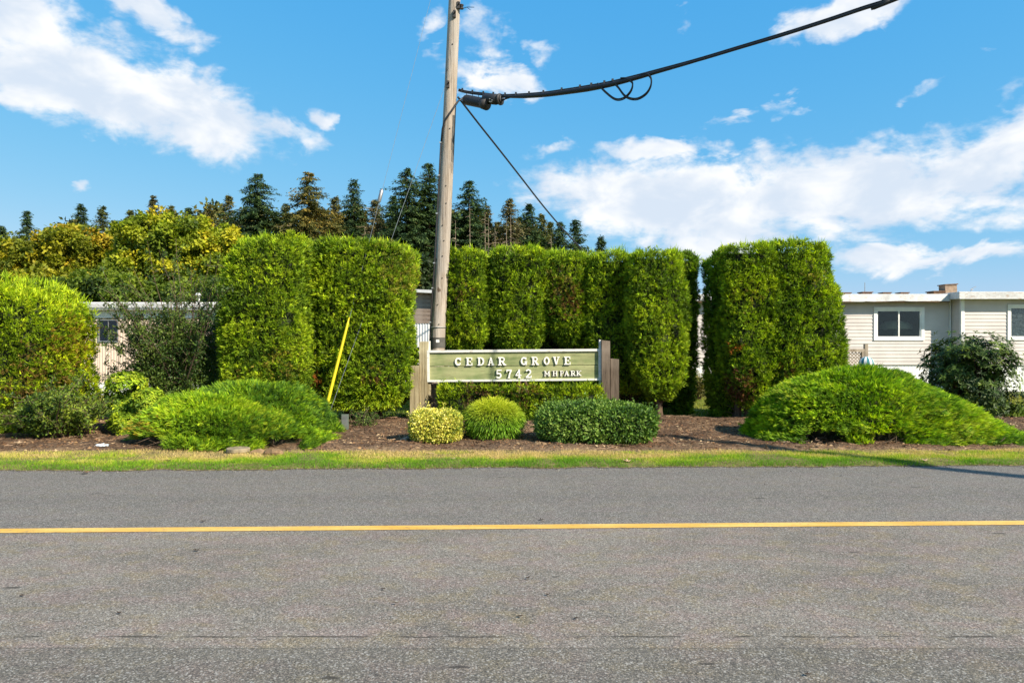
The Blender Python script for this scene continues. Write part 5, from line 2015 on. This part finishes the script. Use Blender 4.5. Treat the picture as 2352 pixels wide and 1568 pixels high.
board(964.5, 983.5, PZ(785, YS), YS - .08, .30, M_TAN, strips=3, slant=.12)
board(944.5, 963.8, PZ(840, YS), YS - .16, .26, M_TAN, strips=2, slant=.12)
board(1381, 1400, PZ(781, YS), YS - .08, .30, M_BRN, slant=-.10)
board(1401.8, 1421, PZ(823, YS), YS - .04, .26, M_BRN, slant=-.10)
mb = MB()
mb.box(PX(983.8, YS), PX(987.5, YS), YS + .02, YS + .10, .9, PZ(783, YS))
mb.build('batten', M_CHIP_W, sign)
mb = MB()
mb.box(PX(1376.5, YS), PX(1380.6, YS), YS + .02, YS + .10, .45, PZ(780, YS))
mb.build('batten', M_CHIP_W, sign)
mb = MB()
mb.box(PX(984, YS), PX(989.5, YS), YS - .02, YS + .06, PZ(908, YS), PZ(881, YS))
mb.build('bracket_block', M_TAN, sign)
mb = MB()
mb.box(PX(984, YS) , PX(1006, YS), YS + .16, YS + .24, 0, PZ(884, YS))
mb.build('rear_post', M_BRN, sign)

# ------------------------------------------------------------------ utility pole
YP = 14.4


def polewood(h):
    v = objco(h)
    sp = h.n('ShaderNodeSeparateXYZ')
    h.link(v, sp.inputs[0])
    n1 = h.noise(h.scalev(v, (13, 13, .7)), 1.0, 5.0, 0.65, 0.5)
    n2 = h.noise(h.scalev(v, (40, 40, 1.0)), 1.0, 4.0, 0.7, 0.2)
    n3 = h.noise(v, 1.1, 3.0, 0.6)
    c = h.mix(h.smooth(n1, 0.3, 0.66), (0.24, 0.185, 0.135), (0.46, 0.39, 0.32))
    c = h.mix(h.smooth(n3, 0.4, 0.65, 0, .5), c, (0.36, 0.33, 0.30))
    c = h.mix(h.smooth(n2, 0.32, 0.42, .85, 0), c, (0.10, 0.065, 0.045))
    kn = h.noise(h.scalev(v, (9, 9, 3.5)), 1.0, 1.0, .5)
    c = h.mix(h.smooth(kn, 0.76, 0.80, 0, .85), c, (0.09, 0.05, 0.03))
    return principled(h, c, 0.85, 0.2, 0, h.math('ADD', n1, n2), 0.9, 0.02)


M_POLE = mat('weathered_pole_wood', polewood)
M_CABLE = flatmat('black_cable', (0.018, 0.019, 0.022), 0.5, 0.4, 0, 0.2, 10)
M_DCOND = flatmat('dark_riser', (0.045, 0.04, 0.038), 0.6, 0.4, 0, 0.3, 10)
M_STAIN = flatmat('dark_stain', (0.085, 0.08, 0.07), 0.7, 0.3, 0, 0.3, 6)
M_STEEL = flatmat('galvanised_steel', (0.50, 0.50, 0.48), 0.4, 0.5, 0.7, 0.2, 12)
M_WIRE = flatmat('dull_wire', (0.17, 0.20, 0.22), 0.6, 0.3, 0, 0.2, 12)
M_YGUARD = flatmat('yellow_plastic', (0.62, 0.50, 0.010), 0.5, 0.45, 0, 0.14, 4)


def polex(py):
    return np.interp(py, [-400, 0, 250, 580, 740, 960], [1051, 1044, 1033, 1017, 1007, 999])


pole = thing('utility_pole', 'tall weathered wooden utility pole rising behind the sign', 'utility pole', (PX(999, YP), YP, 0))
pys = [961, 900, 820, 740, 660, 580, 500, 420, 340, 250, 160, 80, 0, -120, -300]
zz_ = [PZ(p, YP) for p in pys]
rad = np.interp(zz_, [0, 2, 9, 13], [.162, .152, .122, .10])
mb = MB()
mb.tube([(PX(polex(p), YP), YP, z) for p, z in zip(pys, zz_)], rad, 22)
mb.build('shaft', M_POLE, pole, smooth=True)


def pole_pt(py, ang, extra=0.0):
    """point on the pole skin, ang 0 = towards camera, + = right"""
    z = PZ(py, YP)
    r_ = np.interp(z, [0, 2, 9, 13], [.162, .152, .122, .10]) + extra
    return np.array([PX(polex(py), YP) + r_ * math.sin(ang), YP - r_ * math.cos(ang), z])


mb = MB()
mb.tube([pole_pt(p, -1.25, .012) for p in (955, 900, 800, 700, 600, 500, 400, 330)], .022, 8)
mb.build('cable_riser', M_DCOND, pole, smooth=True)
mb = MB()
mb.tube([pole_pt(330, -1.2, .012), pole_pt(300, -.9, .02), pole_pt(283, -.5, .03), pole_pt(268, .1, .035), pole_pt(250, .7, .04), pole_pt(236, 1.1, .07), pole_pt(222, 1.45, .22)], .020, 8)
mb.build('riser_cable', M_CABLE, pole, smooth=True)
mb = MB()
pts = [pole_pt(p, a, .006) for p, a in ((268, .95), (300, .95), (330, .95), (352, 1.0), (375, 1.0), (400, 1.05))]
for i in range(len(pts) - 1):
    for a0, a1 in ((.62, .95), (.95, 1.3)):
        pa = 268 + (400 - 268) * i / 5
        pb = 268 + (400 - 268) * (i + 1) / 5
        w0 = 0 if i < 3 else .12 * (i - 2)
        mb.add([pole_pt(pa, a0 + w0, .008), pole_pt(pa, a1, .008), pole_pt(pb, a1, .008), pole_pt(pb, a0 + w0 + .05, .008)], [(0, 1, 2, 3)])
mb.build('stain_patch', M_STAIN, pole)  # thin patch on the pole skin standing for its dark stain
# hardware
for (py, a) in ((18, .9), (40, .2), (200, -.35)):
    mb = MB()
    p = pole_pt(py, a)
    mb.box(p[0] - .03, p[0] + .03, p[1] - .05, p[1] + .02, p[2] - .07, p[2] + .07)
    mb.tube([p + [0, -.03, 0], p + [.03, -.10, .03]], [.02, .014], 8)
    mb.build('bracket', M_DCOND, pole)
mb = MB()
p = pole_pt(22, 1.2, .02)
mb.tube([p + [-.05, 0, -.02], p + [.03, -.03, 0]], .012, 6)
for k in range(3):
    mb.tube([p + [.03, -.04, -.035 + .035 * k], p + [.03, -.04, -.020 + .035 * k]], .045 if k != 1 else .036, 12)
mb.build('spool_insulator', M_DCOND, pole)
mb = MB()
p = pole_pt(24, 1.2, .06)
mb.tube([p, p + [.12, -.05, .01], p + [.26, -.1, -.02]], .006, 5)
mb.tube([p + [.10, -.05, .01], p + [.18, -.05, -.05]], .005, 5)
mb.build('wire_tail', M_CABLE, pole)
for k, py in enumerate((430, 470, 520, 555, 590, 640, 700, 745, 108, 300)):
    mb = MB()
    p = pole_pt(py, (.1, .25, -.1, .2)[k % 4])
    mb.tube([p + [0, .01, 0], p + [0, -.012, 0]], .013, 6)
    mb.build('bolt', M_DCOND, pole)
for k, py in enumerate((330, 405, 492, 605, 662, 740)):
    mb = MB()
    p = pole_pt(py, -1.15, .03)
    mb.box(p[0] - .02, p[0] + .02, p[1] - .03, p[1] + .01, p[2] - .012, p[2] + .012)
    mb.build('staple', M_STEEL, pole)
mb = MB()
z = PZ(752, YP)
ring = [(PX(polex(752), YP) + .162 * math.sin(a), YP - .162 * math.cos(a), z) for a in np.linspace(0, 2 * math.pi, 25)]
mb.tube(ring, .009, 5, caps=False)
mb.build('strap', M_STEEL, pole)
mb = MB()
p = pole_pt(783, .1, .006)
mb.box(p[0] - .035, p[0] + .035, p[1] - .004, p[1] + .004, p[2] - .03, p[2] + .03)
mb.build('tag_plate', M_WHITE, pole)
mb = MB()
mb.tube([(PX(polex(790), YP), YP, PZ(798, YP)), (PX(polex(790), YP), YP, PZ(775, YP))], [.163, .160], 22, caps=False)
mb.build('dark_band', M_STAIN, pole, smooth=True)

# second pole, beside the road outside the picture: carries the cable and throws the long shadow on the road
P2 = np.array([13.6, 2.05])
pole2 = thing('utility_pole', 'wooden utility pole standing at the near side of the road beyond the right picture edge', 'utility pole', (P2[0], P2[1], 0))
mb = MB()
mb.tube([(P2[0], P2[1], -.02), (P2[0], P2[1], 5.5), (P2[0], P2[1], 11)], [.17, .145, .115], 18)
mb.build('shaft', M_POLE, pole2, smooth=True)

# overhead cable from pole to pole: follows the sag seen in the photograph
A0 = np.array([PX(1056, YP), YP])


def on_span(px, py):
    """point where the sight line through px,py meets the vertical plane of the span"""
    k = (px - 1176) / FOC
    d = P2 - A0
    tt = (k * A0[1] - A0[0]) / (d[0] - k * d[1])
    Y = A0[1] + d[1] * tt
    return np.array([A0[0] + d[0] * tt, Y, PZ(py, Y)])


span = [(1054, 205), (1075, 210), (1110, 214), (1150, 218), (1200, 216), (1250, 212), (1300, 205), (1350, 197), (1400, 188), (1450, 176), (1500, 163), (1600, 136), (1700, 106), (1800, 76), (1900, 44), (1980, 17), (2045, -4), (2200, -62)]
sp = [on_span(*s_) for s_ in span] + [np.array([P2[0] - .12, P2[1], 7.6])]


def smoothline(pts, n=6):
    pts = np.array(pts)
    k = len(pts)
    t_ = np.linspace(0, k - 1, (k - 1) * n + 1)
    out = []
    for c in range(3):
        # Catmull-Rom
        P_ = np.concatenate([[2 * pts[0, c] - pts[1, c]], pts[:, c], [2 * pts[-1, c] - pts[-2, c]]])
        i = np.minimum(t_.astype(int), k - 2)
        f_ = t_ - i
        p0, p1, p2, p3 = P_[i], P_[i + 1], P_[i + 2], P_[i + 3]
        out.append(.5 * (2 * p1 + (p2 - p0) * f_ + (2 * p0 - 5 * p1 + 4 * p2 - p3) * f_ ** 2 + (3 * p1 - p0 - 3 * p2 + p3) * f_ ** 3))
    return np.stack(out, 1)


line = smoothline(sp)
cable = thing('overhead_cable', 'thick black lashed cable bundle running from the pole to the upper right', 'cable', tuple(line[0]))
mb = MB()
mb.tube(line, .013, 6)
mb.build('messenger_wire', M_CABLE, cable, smooth=True)
off = np.array([0, 0, -.030])
nl_ = len(line)
tt = np.arange(nl_) / 6.0
rc = np.interp(tt, [0, 3, 4, 7, 9.5, 11, 17], [.022, .024, .040, .050, .036, .021, .021])
mb = MB()
mb.tube(line + np.stack([0 * tt, 0 * tt, -rc - .008], 1), rc, 9)
mb.build('cable_bundle', M_CABLE, cable, smooth=True)
for px in (1062, 1085, 1110, 1133, 1160, 1185, 1215, 1248, 1290, 1332, 1358, 1388, 1407):
    py = np.interp(px, [s_[0] for s_ in span], [s_[1] for s_ in span])
    c = on_span(px, py)
    mb = MB()
    mb.box(c[0] - .018, c[0] + .018, c[1] - .02, c[1] + .02, c[2] - .05, c[2] + .035)
    mb.build('clamp', M_CABLE, cable)
# slack loops
for pts in ([(1372, 193), (1390, 212), (1412, 228), (1432, 226), (1448, 210), (1452, 192), (1440, 182), (1425, 181)],
            [(1405, 187), (1418, 200), (1436, 222), (1460, 228), (1482, 217), (1494, 198), (1494, 180), (1485, 171), (1472, 172)]):
    mb = MB()
    mb.tube(smoothline([on_span(*q) + np.array([0, -.03, 0]) for q in pts], 5), .014, 7)
    mb.tube(smoothline([on_span(q[0] + 1.5, q[1] + 1) + np.array([0, .02, 0]) for q in pts], 5), .010, 7)
    mb.build('slack_loop', M_CABLE, cable, smooth=True)

clo = thing('splice_closure', 'pair of black splice cylinders hanging under the cable beside the pole', 'splice closure', tuple(on_span(1110, 235)))
a, b = on_span(1068, 229), on_span(1112, 238)
mb = MB()
mb.tube([a + (b - a) * f_ for f_ in (0, .03, .1, .5, .9, 1.0)], [.06, .095, .105, .105, .105, .09], 18)
mb.build('canister', M_CABLE, clo, smooth=True)
a, b = on_span(1108, 240), on_span(1118, 243)
mb = MB()
mb.tube([a + np.array([0, -.03, 0]), b + np.array([0, -.06, 0])], [.10, .115], 16)
mb.build('end_cap', M_DCOND, clo, smooth=True)
a, b = on_span(1112, 226), on_span(1147, 229)
mb = MB()
mb.tube([a, a + (b - a) * .1, b], [.075, .10, .10], 16)
mb.build('canister', M_CABLE, clo, smooth=True)
mb = MB()
mb.tube([b, b + np.array([.03, -.02, 0])], [.115, .115], 16)
mb.tube([b + np.array([.03, -.02, 0]), b + np.array([.05, -.03, 0])], [.085, .07], 16)
mb.build('end_cap', M_DCOND, clo, smooth=True)
mb = MB()
mb.tube([on_span(1148, 232), on_span(1165, 226), on_span(1195, 217)], .016, 7)
mb.tube([on_span(1120, 238), on_span(1140, 240), on_span(1160, 228)], .014, 6)
mb.build('lead_cable', M_CABLE, clo, smooth=True)
for px, py in ((1128, 232), (1128, 238), (1133, 235)):
    mb = MB()
    c = on_span(px, py) + np.array([0, -.11, 0])
    mb.tube([c - [.035, 0, 0], c + [.035, 0, 0]], .010, 6)
    mb.build('fitting', M_STEEL, clo)
for px in (1072, 1086, 1100):
    mb = MB()
    mb.tube([on_span(px, 212), on_span(px - 1, 224)], .006, 5)
    mb.build('hanger', M_DCOND, clo)

# service drop going behind the cedars
q0 = pole_pt(226, 1.2, .05)
dp = []
for (px, py, Y) in ((1062, 236, 14.5), (1100, 285, 15.2), (1150, 348, 16.1), (1200, 412, 17.1), (1250, 476, 18.2), (1300, 534, 19.4), (1350, 586, 20.8), (1385, 622, 22.0)):
    dp.append(np.array([PX(px, Y), Y, PZ(py, Y)]))
mb = MB()
mb.tube(smoothline([q0] + dp, 4), .021, 7)
tag(mb.build('service_cable', M_CABLE, None, smooth=True), 'single dark cable slanting down from the pole behind the cedars', 'cable')

# guy wires with anchor and yellow guard
ga = np.array([PX(738, 12.6), 12.6, 0.0])
t = thing('guy_wire', 'guy wire with a long yellow plastic guard leaning out of the low juniper', 'guy wire', tuple(ga))
top1 = pole_pt(-180, -1.3)
mb = MB()
mb.tube([ga, (ga + top1) / 2 + [0, 0, -.03], top1], .0034, 5)
mb.build('strand', M_WIRE, t)
d1 = top1 - ga
mb = MB()
fr = [0.0, .012, .05, .10, .165, .185, .197]
mb.tube([ga + d1 * f_ + np.array([0, -.02, 0]) for f_ in fr], [.030, .032, .032, .030, .027, .023, .008], 12)
mb.build('guard', M_YGUARD, t, smooth=True)
ci = ga + d1 * .425
mb = MB()
mb.tube([ci - unit(d1) * .15, ci - unit(d1) * .11, ci + unit(d1) * .11, ci + unit(d1) * .15], [.012, .036, .036, .012], 10)
mb.build('strain_insulator', M_GREYMETAL, t, smooth=True)
g2 = ga + np.array([.05, .0, 0])
t = thing('guy_wire', 'bare thin guy wire just right of the yellow guard', 'guy wire', tuple(g2))
top2 = pole_pt(190, -.6)
mb = MB()
mb.tube([g2, (g2 + top2) / 2 + [0, 0, -.04], top2], .004, 5)
mb.build('strand', M_WIRE, t)

# ------------------------------------------------------------------ lattice fence and striped ball behind the juniper
YF = 19.6
t = thing('lattice_fence', 'short weathered lattice fence panel between the right cedar and the striped ball', 'fence', (PX(1950, YF), YF, 0))
M_FENCE = mat('fence_wood', wood_fn((0.16, 0.12, 0.08), (0.34, 0.27, 0.20), (0.42, 0.35, 0.27), 'z', 1.0))
x0, x1 = PX(1880, YF), PX(1978, YF)
zt_, zl = PZ(801, YF), PZ(808, YF)
mb = MB()
mb.box(PX(1985, YF), PX(1992, YF), YF - .05, YF + .05, 0, PZ(790, YF))
mb.build('post', M_FENCE, t)
mb = MB()
mb.box(x0, PX(1984.8, YF), YF - .045, YF + .04, zl, zt_)
mb.build('rail', M_FENCE, t)
mb = MB()
mb.box(x0, x1, YF - .04, YF + .035, .12, .2)
mb.build('rail', M_FENCE, t)
mb = MB()
mb.box(PX(1978, YF), PX(1984.8, YF), YF - .042, YF + .035, .05, zl - .002)
mb.build('stile', M_FENCE, t)
slat = None
hgt = zl - .2
for dirn in (1, -1):
    k = x0 - hgt if dirn > 0 else x0
    while k < x1 + (0 if dirn > 0 else hgt):
        # slat from (k,0.2) rising dirn
        a, b = k, k + dirn * hgt
        za, zb_2 = .2, .2 + hgt
        lo, hi = x0, x1
        pa, pb = np.array([a, za]), np.array([b, zb_2])
        ts = sorted([0, 1])
        t0_, t1_ = 0.0, 1.0
        for bound in (lo, hi):
            tb = (bound - a) / (b - a)
            if (bound == lo and dirn > 0) or (bound == hi and dirn < 0): t0_ = max(t0_, tb)
            else: t1_ = min(t1_, tb)
        if t1_ - t0_ > .05:
            p = pa + (pb - pa) * t0_
            q = pa + (pb - pa) * t1_
            mb = MB()
            e = -.012 if dirn > 0 else .002
            mb.ribbon([p, q], .022, YF + e, YF + e + .01)
            mb.build('slat', M_FENCE, t)
        k += .098

t = thing('striped_ball', 'round teal and white striped top showing over the right juniper by the fence post', 'ball', (PX(1990, 19.2), 19.2, .75))
M_TEAL = flatmat('teal_fabric', (0.02, 0.17, 0.20), .6, .3, 0, .2, 8)
c = np.array([PX(1990, 19.2), 19.2, .99])
rb = .19
for k in range(16):
    mb = MB()
    V = []
    for i in range(9):
        ph = math.pi * i / 8
        for a in (k, k + 1):
            th = a * 2 * math.pi / 16
            rr_ = rb * (1 + .0 * k)
            V.append(c + [rr_ * math.sin(ph) * math.cos(th) * 1.05, rr_ * math.sin(ph) * math.sin(th), rr_ * math.cos(ph)])
    mb.add(V, [(2 * i, 2 * i + 1, 2 * i + 3, 2 * i + 2) for i in range(8)])
    mb.build('stripe_panel', M_TEAL if k % 2 else M_WHITE, t, smooth=True)
mb = MB()
mb.tube([c - [0, 0, .92], c - [0, 0, .15]], .04, 8)
mb.build('stand', M_GREYMETAL, t)

# ------------------------------------------------------------------ small things on the bed
M_CONC = flatmat('aged_concrete', (0.27, 0.215, 0.135), 0.9, 0.2, 0, 0.35, 12, .5)
M_ROCK = flatmat('earthy_stone', (0.24, 0.155, 0.085), 0.95, 0.15, 0, 0.4, 7, .8)
M_MARK = flatmat('grey_green_plastic', (0.13, 0.16, 0.13), 0.5, 0.4, 0, 0.2, 9)
Y0 = 9.55
t = thing('drain_cover', 'round two-layered concrete cover at the edge of the grass, below the low juniper', 'drain cover', (PX(545, Y0), Y0, 0))
cx = PX(545, Y0)
for k, (z0, z1, rr_, ox) in enumerate(((0, .055, .150, 0), (.060, .115, .158, .012))):
    mb = MB()
    mb.tube([(cx + ox, Y0, z0), (cx + ox, Y0, z0 + .006), (cx + ox, Y0, z1 - .008), (cx + ox, Y0, z1)], [rr_ - .006, rr_, rr_, rr_ - .008], 28)
    mb.build('slab', M_CONC, t)


def rock(px, py, w_, h_, label, seed):
    w_, h_ = w_ * .85, h_ * .8
    Y = 1.6 * FOC / (py - 784)
    G = ball_surface(PX(px, Y), Y, h_ * .3, w_ / 2, w_ * .4, h_ * .7, 1.0, 14, 18)
    G = displace(G, [(w_ * .13, 3 / w_, seed), (w_ * .07, 8 / w_, seed + 1), (w_ * .03, 16 / w_, seed + 2)])
    f_ = MB()
    nv, nu = G.shape[:2]
    f_.add(G.reshape(-1, 3), [(i * nu + j, i * nu + (j + 1) % nu, (i + 1) * nu + (j + 1) % nu, (i + 1) * nu + j) for i in range(nv - 1) for j in range(nu)])
    o = f_.build('rock', M_ROCK, None, smooth=False)
    tag(o, label, 'rock', 'half buried stones along the bed edge')


rock(588, 1048, .26, .12, 'rounded stone right behind the concrete cover', 1)
rock(628, 1050, .34, .16, 'larger rounded stone second to the right of the concrete cover', 2)
rock(680, 1046, .34, .10, 'flat earthy stone below the right fold of the low juniper', 3)
rock(955, 1038, .20, .08, 'low stone left of the yellow variegated shrub', 4)
rock(1240, 1032, .24, .13, 'stone between the thread leaved bush and the dark box', 5)
rock(1338, 1046, .15, .07, 'small stone below the left half of the dark box', 6)
rock(1462, 1045, .30, .08, 'flat tan stone below the right half of the dark box', 7)
rock(1925, 1040, .36, .10, 'broad stone at the foot of the right juniper', 8)
rock(2010, 1040, .22, .08, 'smaller stone at the foot of the right juniper', 9)
rock(752, 1032, .20, .14, 'stone tucked under the right tip of the low juniper', 10)
t_ = 11.9
mb = MB()
mb.box(PX(784, t_), PX(800, t_), t_, t_ + .03, 0.03, PZ(951, t_))
o = thing('marker_post', 'short flat grey marker beside the right end of the low juniper', 'marker', (PX(792, t_), t_, 0))
mb.build('plate', M_MARK, o)
mb = MB()
mb.box(PX(785.5, t_), PX(798.5, t_), t_ - .004, t_ - .001, .10, PZ(954, t_))
mb.build('label_face', M_GREYMETAL, o)
Yq = 10.35
mb = MB()
cq = np.array([PX(926, Yq), Yq, .085])
ring = [cq + [.042 * math.cos(a), 0, .042 * math.sin(a)] for a in np.linspace(0, 2 * math.pi, 17)]
mb.tube([r_2 + np.array([0, 0, 0]) for r_2 in ring], .009, 5, caps=False)
mb.tube([cq + [0, .02, 0], cq + [.02, .25, 0]], .044, 14, caps=False)
tag(mb.build('pipe_end', flatmat('old_pvc', (.33, .27, .22), .7, .3), None), 'open end of an old pipe lying left of the yellow shrub', 'pipe')
# crumpled rag
n1 = 14
X_, Z_ = np.meshgrid(np.linspace(-1, 1, n1), np.linspace(-1, 1, n1))
Yr = 1.6 * FOC / (1034 - 784)
V = np.stack([PX(236, Yr) + X_ * .10 + .02 * vnoise(np.stack([X_, Z_, X_], -1), 2, 5), Yr + Z_ * .09, .07 + .045 * np.abs(vnoise(np.stack([X_, Z_, X_ * 0], -1), 2.3, 6)) * (1.1 - np.hypot(X_, Z_) * .6)], -1).reshape(-1, 3)
mb = MB()
mb.add(V, [(i * n1 + j, i * n1 + j + 1, (i + 1) * n1 + j + 1, (i + 1) * n1 + j) for i in range(n1 - 1) for j in range(n1 - 1)])
tag(mb.build('crumpled_rag', flatmat('pale_rag', (.62, .68, .70), .8, .2), None), 'crumpled pale rag on the bark at the left', 'rag')

# fallen leaves: curled five-point leaves


def fallen_leaf(px, py, s_, col, seed, name, label, group):
    r = random.Random(seed)
    Y = 1.6 * FOC / (py - 784)
    mb = MB()
    V = [(0, 0, .012)]
    k = 10
    a0 = r.uniform(0, 6.28)
    for i in range(k):
        a = a0 + i * 2 * math.pi / k
        rr_ = s_ * (1.0 if i % 2 == 0 else .48) * r.uniform(.8, 1.1)
        V.append((rr_ * math.cos(a), rr_ * math.sin(a) * .8, .006 + r.uniform(0, .45) * s_ * (1 if i % 2 == 0 else .3)))
    z0 = 0.004 if Y < yroad(PX(px, Y)) else .045
    if Y > 9.7: z0 = .08
    V = [(PX(px, Y) + a, Y + b, z0 + c_) for a, b, c_ in V]
    mb.add(V, [(0, 1 + i, 1 + (i + 1) % k) for i in range(k)])
    o = mb.build(name, flatmat('dry_leaf_' + col, {'tan': (.42, .28, .16), 'brown': (.16, .09, .05), 'dark': (.05, .035, .025)}[col], .8, .2, 0, .3, 30), None)
    tag(o, label, 'leaf', group)


lf = random.Random(8)
for (px, py, s_, col, lab) in ((195, 1088, .07, 'brown', 'curled brown leaf on the road edge at the left'), (990, 1031 + 19, .07, 'tan', 'tan curled leaf on the grass edge below the yellow shrub'),
                               (1085, 1046, .08, 'tan', 'large tan leaf on the bark below the thread leaved bush'), (1042, 1062, .05, 'tan', 'small tan leaf in the middle of the grass strip'),
                               (1440, 1068, .07, 'tan', 'tan leaf on the grass by the road below the dark box'), (388, 1066, .045, 'dark', 'small dark leaf in the grass at the left'),
                               (2125, 1066, .06, 'tan', 'tan leaf on the grass by the road at the right'), (1880, 1037, .06, 'tan', 'pale orange leaf under the right juniper'),
                               (40, 1030, .09, 'tan', 'pale dry leaf on the bark at the far left'), (1660, 1022, .06, 'tan', 'pale leaf on the bark right of the dark box'), (1570, 1010, .06, 'tan', 'pale chip-like leaf behind the dark box')):
    fallen_leaf(px, py, s_, col, int(px), 'fallen_leaf', lab, 'fallen leaves')
for k, (px, py) in enumerate(((1244, 1195), (466, 1199), (452, 1266), (908, 1388), (1258, 1368), (1212, 1330), (880, 1355), (50, 1370), (1325, 1422), (1855, 1552), (1195, 1418), (274, 1410))):
    fallen_leaf(px, py, .030 if py < 1300 else .02, 'dark', 900 + k, 'leaf_scrap', 'tiny dark leaf scrap lying flat on the asphalt', 'leaf scraps scattered on the asphalt')

print('tris', sum(len(o.data.loops) - 2 * len(o.data.polygons) for o in bpy.data.objects if o.type == 'MESH'), 'objects', len(bpy.data.objects))
